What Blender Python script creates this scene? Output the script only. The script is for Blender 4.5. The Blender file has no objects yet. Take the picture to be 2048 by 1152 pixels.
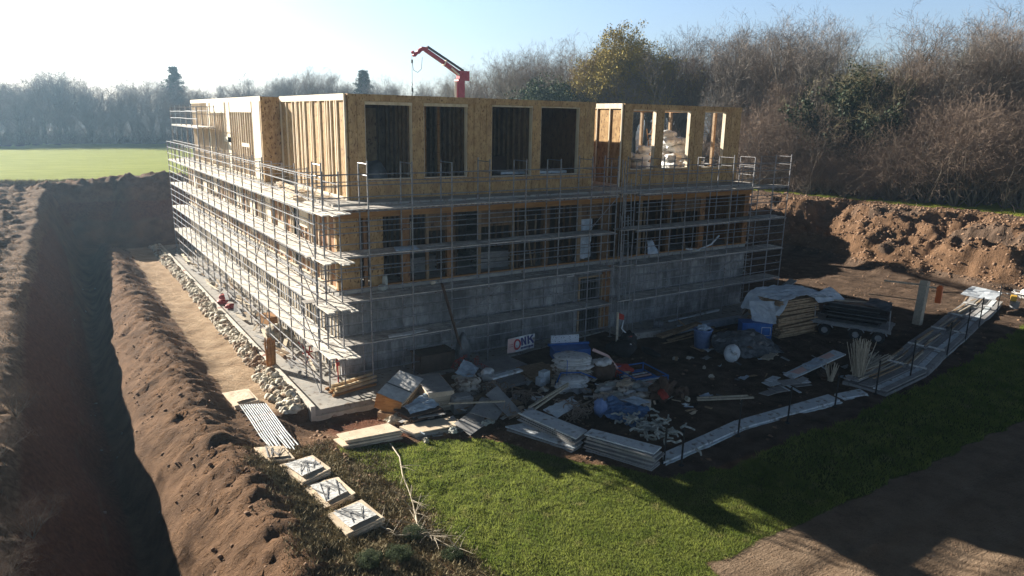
import bpy, math, random
import numpy as np
from mathutils import Vector, Matrix
random.seed(7)
R = math.radians
SC = bpy.context.scene
COL = SC.collection

# ---------------------------------------------------------------- camera
cam_d = bpy.data.cameras.new("camera"); cam = bpy.data.objects.new("camera", cam_d); COL.objects.link(cam)
cam.matrix_world = Matrix(((0.83785962, 0.11151504, -0.53437407, -9.606),
                           (-0.54558046, 0.20379884, -0.81290098, -27.458),
                           (0.01825413, 0.97264096, 0.23159524, 10.713),
                           (0, 0, 0, 1)))
cam_d.sensor_width = 36; cam_d.lens = 36 * 1428 / 2048
cam_d.clip_start = 0.2; cam_d.clip_end = 6000
SC.camera = cam
CAMP = (-9.606, -27.458, 10.713)

# ---------------------------------------------------------------- sky, sun, exposure
SUN_EL, SUN_AZ = 19.6, -22.8            # azimuth measured from +Y towards +X
w = bpy.data.worlds.new("World"); SC.world = w; w.use_nodes = True
nt = w.node_tree; bg = nt.nodes['Background']
sky = nt.nodes.new('ShaderNodeTexSky'); sky.sky_type = 'NISHITA'; sky.sun_disc = False
sky.sun_elevation = R(SUN_EL); sky.sun_rotation = R(SUN_AZ)
sky.air_density = 1.0; sky.dust_density = 1.2; sky.ozone_density = 1.5; sky.altitude = 50
# the low band of sky is milky and bright, the zenith deeper
g_ = nt.nodes.new('ShaderNodeTexCoord'); sp = nt.nodes.new('ShaderNodeSeparateXYZ'); nt.links.new(g_.outputs['Generated'], sp.inputs[0])
cr_ = nt.nodes.new('ShaderNodeValToRGB'); e_ = cr_.color_ramp.elements; e_[0].position = 0.0; e_[0].color = (1.9, 2.05, 2.35, 1); e_[1].position = .55; e_[1].color = (.07, .09, .13, 1)
x2_ = cr_.color_ramp.elements.new(.34); x2_.color = (.42, .52, .70, 1)
x_ = cr_.color_ramp.elements.new(.2); x_.color = (1.75, 2.15, 2.75, 1)
nt.links.new(sp.outputs[2], cr_.inputs[0])
hs_ = nt.nodes.new('ShaderNodeHueSaturation'); hs_.inputs['Saturation'].default_value = .7; nt.links.new(sky.outputs[0], hs_.inputs['Color'])
mx_ = nt.nodes.new('ShaderNodeMix'); mx_.data_type = 'RGBA'; mx_.blend_type = 'MULTIPLY'; mx_.inputs[0].default_value = 1
nt.links.new(hs_.outputs[0], mx_.inputs[6]); nt.links.new(cr_.outputs[0], mx_.inputs[7])
nt.links.new(mx_.outputs[2], bg.inputs[0]); bg.inputs[1].default_value = 0.027
sd = bpy.data.lights.new("sun", 'SUN'); sd.energy = 5.0; sd.angle = R(0.5); sd.color = (1.0, 0.92, 0.80)
sun = bpy.data.objects.new("sun", sd); COL.objects.link(sun)
S = Vector((math.sin(R(SUN_AZ)) * math.cos(R(SUN_EL)), math.cos(R(SUN_AZ)) * math.cos(R(SUN_EL)), math.sin(R(SUN_EL))))
sun.rotation_euler = S.to_track_quat('Z', 'Y').to_euler(); sun.location = S * 60
SC.view_settings.view_transform = 'Standard'; SC.view_settings.look = 'None'
SC.view_settings.exposure = 1.55; SC.view_settings.gamma = 1.0
SC.render.engine = 'CYCLES'

# ---------------------------------------------------------------- helpers
def tag(o, label=None, cat=None, group=None, kind=None):
    if label: o['label'] = label
    if cat: o['category'] = cat
    if group: o['group'] = group
    if kind: o['kind'] = kind
    return o

def thing(name, label, cat, loc=(0, 0, 0), group=None):
    o = bpy.data.objects.new(name, None); COL.objects.link(o)
    o.location = loc; o.empty_display_size = .3
    return tag(o, label, cat, group)

class MB:
    def __init__(s): s.v = []; s.f = []; s.m = []; s.mi = 0
    def add(s, vs, fs):
        n = len(s.v); s.v += [tuple(p) for p in vs]; s.f += [tuple(i + n for i in f) for f in fs]; s.m += [s.mi] * len(fs)
        return s
    def box(s, x0, x1, y0, y1, z0, z1):
        return s.add([(x0, y0, z0), (x1, y0, z0), (x1, y1, z0), (x0, y1, z0), (x0, y0, z1), (x1, y0, z1), (x1, y1, z1), (x0, y1, z1)],
                     [(0, 3, 2, 1), (4, 5, 6, 7), (0, 1, 5, 4), (1, 2, 6, 5), (2, 3, 7, 6), (3, 0, 4, 7)])
    def obox(s, c, size, M=None, ang=0, tilt=0):
        if M is None: M = Matrix.Rotation(ang, 3, 'Z') @ Matrix.Rotation(tilt, 3, 'X')
        hx, hy, hz = size[0] / 2, size[1] / 2, size[2] / 2; c = Vector(c)
        vs = [c + M @ Vector(p) for p in ((-hx, -hy, -hz), (hx, -hy, -hz), (hx, hy, -hz), (-hx, hy, -hz), (-hx, -hy, hz), (hx, -hy, hz), (hx, hy, hz), (-hx, hy, hz))]
        return s.add(vs, [(0, 3, 2, 1), (4, 5, 6, 7), (0, 1, 5, 4), (1, 2, 6, 5), (2, 3, 7, 6), (3, 0, 4, 7)])
    def beam(s, p, q, w_, h_, up=(0, 0, 1)):
        p = Vector(p); q = Vector(q); d = (q - p); L = d.length; d.normalize()
        u = Vector(up)
        if abs(d.dot(u)) > .98: u = Vector((0, 1, 0))
        a = d.cross(u).normalized(); b = a.cross(d)
        M = Matrix((a, d, b)).transposed()
        return s.obox((p + q) / 2, (w_, L, h_), M)
    def tube(s, p, q, r, n=6, r2=None, cap=True):
        p = Vector(p); q = Vector(q); d = (q - p).normalized(); r2 = r if r2 is None else r2
        u = Vector((0, 0, 1)) if abs(d.z) < .9 else Vector((1, 0, 0))
        a = d.cross(u).normalized(); b = d.cross(a)
        vs = []
        for c, rr in ((p, r), (q, r2)):
            for i in range(n):
                t = 2 * math.pi * i / n; vs.append(c + a * math.cos(t) * rr + b * math.sin(t) * rr)
        fs = [(i, (i + 1) % n, n + (i + 1) % n, n + i) for i in range(n)]
        if cap: fs += [tuple(range(n - 1, -1, -1)), tuple(range(n, 2 * n))]
        return s.add(vs, fs)
    def path(s, pts, r, n=5, r2=None):
        k = len(pts) - 1
        for i in range(k):
            ra = r if r2 is None else r + (r2 - r) * i / k; rb = r if r2 is None else r + (r2 - r) * (i + 1) / k
            s.tube(pts[i], pts[i + 1], ra, n, rb)
        return s
    def slab(s, quad, z0, z1, jit=0):
        q = [(x + random.uniform(-jit, jit), y + random.uniform(-jit, jit)) for x, y in quad]
        n = len(q)
        ar = sum(q[i][0] * q[(i + 1) % n][1] - q[(i + 1) % n][0] * q[i][1] for i in range(n))
        if ar < 0: q = q[::-1]
        vs = [(x, y, z0) for x, y in q] + [(x, y, z1) for x, y in q]
        fs = [tuple(range(n - 1, -1, -1)), tuple(range(n, 2 * n))] + [(i, (i + 1) % n, n + (i + 1) % n, n + i) for i in range(n)]
        return s.add(vs, fs)
    def sheet(s, c, nx, ny, th, amp, seed=0, sag=None):
        """crumpled cloth or board: corners c (4 points, in order), thickness th, wrinkle height amp"""
        rn = random.Random(seed); c = [Vector(p) for p in c]
        ph = [(rn.uniform(-6, 6), rn.uniform(-6, 6), rn.uniform(0, 6)) for _ in range(5)]
        nrm = (c[1] - c[0]).cross(c[3] - c[0]).normalized()
        if nrm.z < 0: nrm = -nrm
        top = []
        for j in range(ny + 1):
            for i in range(nx + 1):
                u = i / nx; v = j / ny
                p = c[0] * (1 - u) * (1 - v) + c[1] * u * (1 - v) + c[2] * u * v + c[3] * (1 - u) * v
                h = sum(math.sin(a * u + b * v + g) for a, b, g in ph) / 5 * amp + rn.uniform(-.25, .25) * amp
                if sag: h += sag(u, v)
                top.append(p + nrm * h + Vector((rn.uniform(-.2, .2), rn.uniform(-.2, .2), 0)) * amp)
        N = len(top); bot = [p - nrm * th for p in top]; W = nx + 1
        fs = []
        for j in range(ny):
            for i in range(nx):
                a = j * W + i; fs.append((a, a + 1, a + W + 1, a + W)); fs.append((a + N, a + W + N, a + W + 1 + N, a + 1 + N))
        rim = [i for i in range(W)] + [j * W + nx for j in range(1, ny + 1)] + [ny * W + i for i in range(nx - 1, -1, -1)] + [j * W for j in range(ny - 1, 0, -1)]
        for k in range(len(rim)):
            a, b = rim[k], rim[(k + 1) % len(rim)]; fs.append((b, a, a + N, b + N))
        return s.add(top + bot, fs)
    def lump(s, c, size, seed=0, rough=.25, ang=0, sub=1):
        vs, fs = ICO[sub]; rn = random.Random(seed); M = Matrix.Rotation(ang, 3, 'Z')
        out = []
        o = rn.uniform(0, 9)
        for v in vs:
            k = 1 + rough * (math.sin(v[0] * 5 + o) * math.sin(v[1] * 4.3 + 2 * o) + .6 * rn.uniform(-1, 1))
            out.append(Vector(c) + M @ Vector((v[0] * size[0] * k, v[1] * size[1] * k, v[2] * size[2] * k)))
        return s.add(out, fs)
    def lathe(s, c, prof, n=14):
        vs = []
        for r_, z in prof:
            for i in range(n):
                t = 2 * math.pi * i / n; vs.append((c[0] + r_ * math.cos(t), c[1] + r_ * math.sin(t), c[2] + z))
        fs = []
        for k in range(len(prof) - 1):
            for i in range(n): fs.append((k * n + i, k * n + (i + 1) % n, (k + 1) * n + (i + 1) % n, (k + 1) * n + i))
        fs.append(tuple(range(n - 1, -1, -1))); m = (len(prof) - 1) * n; fs.append(tuple(range(m, m + n)))
        return s.add(vs, fs)
    def build(s, name, mat, parent=None, smooth=False, bevel=0):
        if parent is not None: o0 = Vector(parent['_w']) if '_w' in parent.keys() else parent.location.copy()
        else:
            a = np.array(s.v); o0 = Vector(((a[:, 0].min() + a[:, 0].max()) / 2, (a[:, 1].min() + a[:, 1].max()) / 2, a[:, 2].min()))
        me = bpy.data.meshes.new(name)
        a = np.array(s.v, dtype=float) - np.array(o0)
        me.from_pydata(a.tolist(), [], s.f)
        mats = mat if isinstance(mat, (list, tuple)) else [mat]
        for m in mats: me.materials.append(m)
        if len(mats) > 1: me.polygons.foreach_set('material_index', s.m)
        if smooth: me.polygons.foreach_set('use_smooth', [True] * len(s.f))
        me.update()
        o = bpy.data.objects.new(name, me); COL.objects.link(o)
        if parent is None: o.location = o0
        else:
            o.parent = parent
            par_is_mesh = parent.type == 'MESH'
            if par_is_mesh: pass
        return o

def sub(mb, name, mat, part, **k):
    """a sub-part of a part whose own location inside the thing is zero"""
    th = part.parent
    me_o = mb.build(name, mat, th, **k); me_o.parent = part
    return me_o

def make_ico():
    t = (1 + 5 ** .5) / 2
    v = [(-1, t, 0), (1, t, 0), (-1, -t, 0), (1, -t, 0), (0, -1, t), (0, 1, t), (0, -1, -t), (0, 1, -t), (t, 0, -1), (t, 0, 1), (-t, 0, -1), (-t, 0, 1)]
    f = [(0, 11, 5), (0, 5, 1), (0, 1, 7), (0, 7, 10), (0, 10, 11), (1, 5, 9), (5, 11, 4), (11, 10, 2), (10, 7, 6), (7, 1, 8), (3, 9, 4), (3, 4, 2), (3, 2, 6), (3, 6, 8), (3, 8, 9), (4, 9, 5), (2, 4, 11), (6, 2, 10), (8, 6, 7), (9, 8, 1)]
    nz = lambda p: tuple(Vector(p).normalized())
    v = [nz(p) for p in v]; res = [(v, f)]
    for _ in range(3):
        v = list(v); cache = {}; nf = []
        def mid(a, b):
            k = (min(a, b), max(a, b))
            if k not in cache: cache[k] = len(v); v.append(nz([(v[a][i] + v[b][i]) / 2 for i in range(3)]))
            return cache[k]
        for a, b, c in f:
            x, y, z = mid(a, b), mid(b, c), mid(c, a); nf += [(a, x, z), (b, y, x), (c, z, y), (x, y, z)]
        f = nf; res.append((v, f))
    return res
ICO = make_ico()

# ---------------------------------------------------------------- procedural materials
def nodes(m):
    m.use_nodes = True; n = m.node_tree; return n, n.nodes['Principled BSDF'], n.links
def mat(name, c1, c2=None, scale=4.0, rough=.8, bump=.0, metal=0, stretch=(1, 1, 1), detail=6, contrast=(.35, .65), c3=None, s3=30, t3=(.6, .75), rnd=.0, spec=.3, bscale=None):
    m = bpy.data.materials.new(name); n, b, L = nodes(m)
    N = n.nodes.new
    tc = N('ShaderNodeTexCoord'); mp = N('ShaderNodeMapping'); mp.inputs['Scale'].default_value = stretch
    L.new(tc.outputs['Object'], mp.inputs[0])
    no = N('ShaderNodeTexNoise'); no.inputs['Scale'].default_value = scale; no.inputs['Detail'].default_value = detail
    no.inputs['Roughness'].default_value = .65
    L.new(mp.outputs[0], no.inputs['Vector'])
    cr = N('ShaderNodeValToRGB'); cr.color_ramp.elements[0].position = contrast[0]; cr.color_ramp.elements[1].position = contrast[1]
    cr.color_ramp.elements[0].color = (*c1, 1); cr.color_ramp.elements[1].color = (*(c2 or c1), 1)
    L.new(no.outputs[0], cr.inputs[0]); out = cr.outputs[0]
    if c3:
        n3 = N('ShaderNodeTexNoise'); n3.inputs['Scale'].default_value = s3; n3.inputs['Detail'].default_value = 4
        L.new(mp.outputs[0], n3.inputs['Vector'])
        r3 = N('ShaderNodeMapRange'); r3.inputs[1].default_value = t3[0]; r3.inputs[2].default_value = t3[1]
        L.new(n3.outputs[0], r3.inputs[0])
        mx = N('ShaderNodeMix'); mx.data_type = 'RGBA'; L.new(r3.outputs[0], mx.inputs[0]); L.new(out, mx.inputs[6]); mx.inputs[7].default_value = (*c3, 1)
        out = mx.outputs[2]
    if rnd:
        oi = N('ShaderNodeObjectInfo'); mr = N('ShaderNodeMapRange'); mr.inputs[3].default_value = 1 - rnd; mr.inputs[4].default_value = 1 + rnd
        L.new(oi.outputs['Random'], mr.inputs[0])
        hv = N('ShaderNodeHueSaturation'); L.new(mr.outputs[0], hv.inputs['Value']); L.new(out, hv.inputs['Color']); out = hv.outputs[0]
    L.new(out, b.inputs['Base Color'])
    b.inputs['Roughness'].default_value = rough; b.inputs['Metallic'].default_value = metal
    b.inputs['Specular IOR Level'].default_value = spec
    if bump:
        bp = N('ShaderNodeBump'); bp.inputs['Strength'].default_value = 1; bp.inputs['Distance'].default_value = bump
        if bscale:
            nb = N('ShaderNodeTexNoise'); nb.inputs['Scale'].default_value = bscale; nb.inputs['Detail'].default_value = 5
            L.new(mp.outputs[0], nb.inputs['Vector']); L.new(nb.outputs[0], bp.inputs['Height'])
        else: L.new(no.outputs[0], bp.inputs['Height'])
        L.new(bp.outputs[0], b.inputs['Normal'])
    return m

M = {}
M['osb'] = mat('osb_board', (.30, .17, .065), (.52, .34, .15), 5, .8, .004, c3=(.12, .055, .02), s3=11, t3=(.58, .66), stretch=(1, 1, .55))
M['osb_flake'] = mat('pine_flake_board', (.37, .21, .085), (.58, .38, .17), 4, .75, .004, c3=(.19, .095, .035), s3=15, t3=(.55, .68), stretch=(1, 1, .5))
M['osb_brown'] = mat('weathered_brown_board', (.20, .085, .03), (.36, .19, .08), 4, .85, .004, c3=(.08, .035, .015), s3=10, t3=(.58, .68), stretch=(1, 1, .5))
M['pine'] = mat('planed_pine', (.52, .38, .20), (.74, .60, .40), 3, .7, .002, stretch=(1, 1, .3))
M['pale'] = mat('pale_new_timber', (.66, .54, .38), (.82, .72, .56), 3, .7, .002, stretch=(1, 1, .4), c3=(.4, .25, .12), s3=8, t3=(.68, .74))
M['beam'] = mat('orange_glulam', (.30, .14, .045), (.44, .23, .08), 3, .8, .003, stretch=(.3, .3, 3), c3=(.14, .06, .02), s3=9, t3=(.6, .7))
M['slabc'] = mat('poured_slab', (.30, .29, .27), (.46, .43, .38), 1.2, .9, .01, c3=(.17, .13, .1), s3=5, t3=(.56, .7))
M['slabedge'] = mat('slab_shuttering', (.55, .50, .42), (.72, .68, .6), 3, .8, .004, c3=(.3, .12, .08), s3=1.3, t3=(.62, .7))
M['steel'] = mat('galvanised_tube', (.20, .20, .21), (.36, .36, .37), 6, .5, 0, metal=.55, c3=(.16, .09, .06), s3=9, t3=(.62, .7))
M['plank'] = mat('weathered_deck_boards', (.32, .29, .26), (.60, .56, .50), 2.2, .85, .004, stretch=(1, 1, 1), c3=(.13, .10, .08), s3=14, t3=(.6, .7), rnd=.2)
M['plank_pale'] = mat('sun_toned_deck_boards', (.62, .57, .49), (.84, .80, .72), 2.2, .8, .004, c3=(.30, .24, .18), s3=12, t3=(.6, .7), rnd=.12)  # deck colour raised so the left boards look sunlit
M['ply'] = mat('bleached_plywood', (.58, .46, .33), (.76, .64, .48), 2.5, .8, .003, c3=(.3, .2, .12), s3=10, t3=(.64, .72), rnd=.1)
M['plyg'] = mat('grey_sheet', (.26, .26, .26), (.40, .39, .38), 2.5, .75, .003, c3=(.15, .13, .12), s3=10, t3=(.6, .72), rnd=.2)
M['wood'] = mat('rough_sawn_wood', (.26, .17, .10), (.44, .32, .20), 5, .85, .004, c3=(.12, .07, .04), s3=16, t3=(.58, .7), rnd=.2)
M['wrap'] = mat('plastic_wrap', (.60, .60, .58), (.80, .80, .78), 6, .28, .02, spec=.6)
M['bluewrap'] = mat('pale_blue_film', (.30, .38, .46), (.50, .58, .66), 4, .35, .02, spec=.6)
M['bluetarp'] = mat('blue_tarpaulin', (.06, .13, .26), (.14, .24, .40), 3, .5, .02)
M['tarp'] = mat('pale_tarpaulin', (.50, .56, .62), (.70, .74, .78), 3, .5, .02)
M['darktarp'] = mat('dark_film', (.045, .05, .055), (.12, .13, .14), 3, .35, .02, spec=.5)
M['blue'] = mat('blue_paint', (.025, .10, .34), (.05, .17, .46), 3, .5, c3=(.12, .12, .14), s3=14, t3=(.66, .72))
M['bluebin'] = mat('blue_plastic', (.12, .20, .42), (.22, .32, .54), 5, .45)
M['red'] = mat('red_crane_paint', (.30, .018, .03), (.42, .03, .045), 5, .45, c3=(.2, .04, .03), s3=16, t3=(.66, .74))
M['redm'] = mat('dull_red_plastic', (.34, .03, .02), (.46, .06, .04), 6, .6)
M['orange'] = mat('orange_plastic', (.75, .13, .02), (.85, .2, .04), 6, .5)
M['white'] = mat('white_board', (.58, .57, .55), (.78, .78, .77), 3, .6, .03, c3=(.28, .24, .2), s3=5, t3=(.56, .7), bscale=8)
M['foam'] = mat('white_foam_panel', (.54, .60, .64), (.74, .78, .80), 3, .7, c3=(.30, .28, .26), s3=4, t3=(.56, .7))
M['pink'] = mat('faded_pink', (.72, .46, .40), (.80, .56, .50), 4, .6)
M['navy'] = mat('navy_print', (.03, .04, .14), (.04, .05, .2), 6, .5)
M['ringred'] = mat('dark_red_print', (.42, .03, .04), (.5, .05, .06), 6, .5)
M['black'] = mat('black_rubber', (.014, .014, .015), (.03, .03, .032), 8, .7)
M['blackp'] = mat('black_steel_post', (.02, .02, .022), (.05, .05, .05), 8, .5, metal=.4)
M['grey'] = mat('grey_steel', (.25, .26, .27), (.38, .39, .40), 5, .5, metal=.4, c3=(.18, .1, .06), s3=12, t3=(.62, .7))
M['sack'] = mat('dusty_sacks', (.36, .31, .25), (.62, .57, .50), 4, .85, .05, rnd=.15, c3=(.16, .11, .08), s3=5, t3=(.52, .64), bscale=9)
M['rubble'] = mat('cream_rubble', (.34, .29, .20), (.78, .74, .64), 3.5, .95, .03, c3=(.24, .16, .10), s3=2.2, t3=(.48, .6))
M['rope'] = mat('tangled_cable', (.22, .16, .12), (.36, .28, .22), 12, .8)
M['cloth'] = mat('grey_rags', (.34, .36, .33), (.56, .56, .5), 5, .9, .02)
M['brownb'] = mat('brown_container', (.07, .042, .03), (.12, .075, .05), 3, .8, .005)
M['stick'] = mat('bleached_sticks', (.42, .36, .27), (.62, .54, .42), 9, .85)
M['clod'] = mat('soil_clod', (.15, .09, .055), (.30, .19, .12), 2.5, .95, .03)
M['stone'] = mat('grey_stones', (.25, .23, .2), (.42, .39, .35), 4, .9, .02)

def concrete():
    m = bpy.data.materials.new('stained_block_concrete'); n, b, L = nodes(m); N = n.nodes.new
    tc = N('ShaderNodeTexCoord'); g = N('ShaderNodeNewGeometry')
    sx = N('ShaderNodeSeparateXYZ'); L.new(tc.outputs['Object'], sx.inputs[0])
    ad = N('ShaderNodeMath'); L.new(sx.outputs[0], ad.inputs[0]); L.new(sx.outputs[1], ad.inputs[1])   # runs along either wall
    cb = N('ShaderNodeCombineXYZ'); L.new(ad.outputs[0], cb.inputs[0]); L.new(sx.outputs[2], cb.inputs[1])
    br = N('ShaderNodeTexBrick'); br.inputs['Scale'].default_value = 1; br.inputs['Brick Width'].default_value = .62; br.inputs['Row Height'].default_value = .44
    br.inputs['Mortar Size'].default_value = .012; br.inputs['Mortar Smooth'].default_value = .6; br.offset = .0
    br.inputs['Color1'].default_value = (.33, .33, .325, 1); br.inputs['Color2'].default_value = (.25, .255, .26, 1); br.inputs['Mortar'].default_value = (.18, .165, .145, 1)
    L.new(cb.outputs[0], br.inputs['Vector'])
    mp = N('ShaderNodeMapping'); mp.inputs['Scale'].default_value = (1.3, .4, 1); L.new(cb.outputs[0], mp.inputs[0])
    st = N('ShaderNodeTexNoise'); st.inputs['Scale'].default_value = 2.2; st.inputs['Detail'].default_value = 8; st.inputs['Roughness'].default_value = .7; L.new(mp.outputs[0], st.inputs['Vector'])
    r1 = N('ShaderNodeMapRange'); r1.inputs[1].default_value = .42; r1.inputs[2].default_value = .62; r1.inputs[3].default_value = .62; r1.inputs[4].default_value = 1.15; L.new(st.outputs[0], r1.inputs[0])
    bl = N('ShaderNodeTexNoise'); bl.inputs['Scale'].default_value = .55; bl.inputs['Detail'].default_value = 5; L.new(cb.outputs[0], bl.inputs['Vector'])
    r2 = N('ShaderNodeMapRange'); r2.inputs[1].default_value = .38; r2.inputs[2].default_value = .6; r2.inputs[3].default_value = .6; r2.inputs[4].default_value = 1.25; L.new(bl.outputs[0], r2.inputs[0])
    mu = N('ShaderNodeMath'); mu.operation = 'MULTIPLY'; L.new(r1.outputs[0], mu.inputs[0]); L.new(r2.outputs[0], mu.inputs[1])
    mx = N('ShaderNodeMix'); mx.data_type = 'RGBA'; mx.blend_type = 'MULTIPLY'; mx.inputs[0].default_value = 1
    L.new(br.outputs[0], mx.inputs[6]); L.new(mu.outputs[0], mx.inputs[7]); L.new(mx.outputs[2], b.inputs['Base Color'])
    b.inputs['Roughness'].default_value = .9
    bp = N('ShaderNodeBump'); bp.inputs['Distance'].default_value = .02; L.new(mu.outputs[0], bp.inputs['Height']); L.new(bp.outputs[0], b.inputs['Normal'])
    return m
M['conc'] = concrete()

# ---------------------------------------------------------------- noise and terrain height
_rs = np.random.RandomState(5); _LAT = _rs.rand(256, 256)
def vnoise(x, y):
    xi = np.floor(x).astype(int); yi = np.floor(y).astype(int); fx = x - xi; fy = y - yi
    fx = fx * fx * (3 - 2 * fx); fy = fy * fy * (3 - 2 * fy)
    a = _LAT[xi & 255, yi & 255]; b = _LAT[(xi + 1) & 255, yi & 255]; c = _LAT[xi & 255, (yi + 1) & 255]; d = _LAT[(xi + 1) & 255, (yi + 1) & 255]
    return (a * (1 - fx) + b * fx) * (1 - fy) + (c * (1 - fx) + d * fx) * fy
def fbm(x, y, o=4, g=.5):
    s = 0; a = 1; t = 0
    for k in range(o): s = s + a * vnoise(x * 2 ** k + 17.3 * k, y * 2 ** k + 9.1 * k); t += a; a *= g
    return s / t
def ridged(x, y, o=4):
    s = 0; a = 1; t = 0
    for k in range(o): s = s + a * (1 - np.abs(2 * vnoise(x * 2 ** k + 31.7 * k, y * 2 ** k + 5.3 * k) - 1)); t += a; a *= .55
    return s / t
def sst(a, b, x):
    t = np.clip((x - a) / (b - a), 0, 1); return t * t * (3 - 2 * t)
def height(x, y, masks=False):
    x = np.asarray(x, float); y = np.asarray(y, float)
    wx = (fbm(x * .35, y * .35, 3) - .5); wy = (fbm(x * .35 + 50, y * .35 + 20, 3) - .5)
    # left bank of the trench
    foot = -9.1 + np.clip((y - 8) / 32, 0, 1) * 1.7 + wx * .8
    rimh = 2.9 + 1.6 * sst(12, 40, y)
    left = sst(0, 1, (foot - x) / 2.35) * rimh
    left = left + (sst(0, 1, (foot - 2.4 - x) / 1.2)) * ((ridged(x * .45, y * .22) - .6) * .7 + (fbm(x * 1.6, y * 1.6, 3) - .5) * .6) * sst(60, 40, y)
    # far bank
    far = sst(0, 1, (y + wy * 1.6 - 39.2) / 3.2) * 4.5
    mound = 1.0 * np.exp(-((x + 2) / 3.6) ** 2 - ((y - 42.5) / 1.6) ** 2)
    # bank right of the pit, wrapping round behind the right end of the building
    dr = x - 40.2 + wx * 5.5 + 1.5 * sst(8, 14, y)
    right = sst(0, 1, (dr - 1.0 + 2.2 * (fbm(x * .22, y * .22, 2) - .5)) / 11.0) * 4.2 * sst(-13, -7.5, y + wy * 2)
    back = sst(0, 1, (y + wy * 2 - 13.0) / 2.8) * 5.2 * sst(26.5, 28.5, x)
    back = back * sst(47, 42, x)
    rr = np.maximum(right, back)
    heap = 8.8 * np.exp(-((x - 33.6 + wx) / 4.0) ** 4 - ((y - 20.5 + wy) / 4.8) ** 4)  # invented heap out of view, meant to shade the pit floor
    back = np.maximum(back, heap)
    lumps = (ridged(x * .28 + 3, y * .28, 5) - .6) * 3.0 + (fbm(x * 1.7, y * 1.7, 3) - .5) * .5 + (ridged(x * 1.1, y * 1.1, 3) - .6) * .5
    rr = rr - sst(1.0, 2.5, rr) * sst(56, 50, x) * 1.5 * np.clip(.55 - fbm(x * .16, y * .2, 2), 0, 1) * 2
    rr = rr + np.where(rr > 3.4, np.minimum(lumps, .45), lumps) * sst(.5, 2.2, rr) * sst(55, 50.5, x)* sst(22, 17, y)
    rr = np.where(x > 46.5, np.minimum(rr, 4.2 - .25 * sst(46.5, 49, x) + (fbm(x * 1.2, y * 1.2, 3) - .5) * .3), rr)
    h = np.maximum(np.maximum(left, far + mound * sst(37, 41, y)), rr)
    # trench
    tb = foot + .45
    tr = sst(1.1, .0, np.abs(x - tb)) * 1.0 * sst(37.5, 33, y)
    h = h - tr * (h < .6)
    # berm
    bx = -6.15 + wx * .5
    wd = np.where(x < bx, 1.25, 1.15)
    berm = .95 * np.exp(-((x - bx) / wd) ** 2) * sst(36.5, 33, y)
    streak = ridged(x * .9 + y * .25, y * 1.5 - x * .6, 4) - .6
    berm = berm * (1 + .22 * streak)
    near = sst(-2, -9, y)
    berm = berm + near * .42 * np.exp(-((x + 4.6) / 2.0) ** 2)
    h = h + berm
    bm = np.clip(berm / .6, 0, 1)
    h = h + bm * (streak * .08 + (ridged(x * 1.6 + y * 1.4, y * 4.2 - x * 2.0, 4) - .6) * .26)
    fb = sst(.4, 2, far) * sst(48, 44, y); h = h + fb * ((ridged(x * .45, y * .45, 4) - .6) * 1.3 + (fbm(x * 1.5, y * 1.5, 3) - .5) * .5)
    lf = sst(.15, 1, left) * sst(48, 44, y); h = h + lf * (ridged(x * 1.0 + y * .3, y * 2.6, 4) - .6) * .22
    # small relief
    flat = (h < 1.2) & (x > -4.4)
    rough_amt = np.where((y < -12.9) & (x > 0), .25, 1.0)
    h = h + (fbm(x * .9, y * .9, 4) - .5) * .14 * rough_amt + (fbm(x * 4, y * 4, 2) - .5) * .06 * rough_amt
    h = h - .36 * sst(-5.9, -4.2, y) * (y < -2.7) * sst(-3.6, -2.6, x) * sst(1.0, .0, x)
    # level pad under the building and slab
    pad = sst(-2.9, -2.2, x) * sst(26.6, 25.6, x) * sst(-2.6, -1.2, y) * sst(37.5, 36, y)
    h = h * (1 - pad) - .02 * pad
    rut = np.exp(-((y + 18.7 + wx * .6) / .28) ** 2) + np.exp(-((y + 20.5 + wx * .6) / .3) ** 2)
    h = h - .07 * rut * (x > 3.2) + (y < -17.2) * (x > 2.5) * (ridged(x * .9, y * 2.2, 3) - .6) * .06
    h = h + (x > 5) * (y > -12) * (h < .5) * (ridged(x * .5, y * .9, 3) - .6) * .10
    # the flat field beyond
    ff = np.maximum(sst(45.5, 48, y), sst(57.5, 60.5, x))
    ff = np.maximum(ff, sst(-30, -40, x) * sst(-10, 10, y))
    fl = 4.5 + (fbm(x * .05, y * .05, 2) - .5) * .5 + .9 * sst(70, 140, y) * 0
    h = h * (1 - ff) + fl * ff
    if not masks: return h
    # soil zones
    lt = np.interp(x, [-6, -2, -.3, 1.8, 2.9, 3.9, 5.2, 6.8, 12.2, 18, 25, 32, 40, 60], [-5.8, -6.5, -7.0, -7.7, -9.6, -11.0, -12.9, -13.7, -13.6, -13.4, -12.6, -11.6, -10.6, -8.5])
    edge = (fbm(x * 1.3, y * 1.3, 4) - .5)
    lawn = sst(-.25, .35, lt - y + edge * .9) * sst(-2.9, -1.1, x + edge * 1.6 + (y + 6) * .04) * sst(-17.35, -16.95, y + edge * .5 + .3 * np.maximum(0, 5 - x) * (x < 5) * 0)
    left_low = sst(5, 1, x) * sst(-14, -17, y)
    lawn = np.maximum(lawn, sst(-3.2, -1.2, x + edge * 1.6) * sst(3.4, 2.6, x + edge * .6) * sst(-16.2, -17, y))
    scrub = sst(-6.6, -4.0, x + edge * 2) * sst(-4.8, -7.5, y + edge * 2) * sst(-.8, -2.6, x + edge) * np.clip(.2 + fbm(x * 1.1, y * 1.1, 3) * 1.1, 0, 1)
    ff2 = np.maximum(sst(46.3, 47.2, y + edge * 1.0), sst(53.2, 54.4, x + edge * 1.5 + .12 * (y - 5)) * sst(-14, -8, y))
    ff2 = np.maximum(ff2, sst(-24, -30, x))
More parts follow.
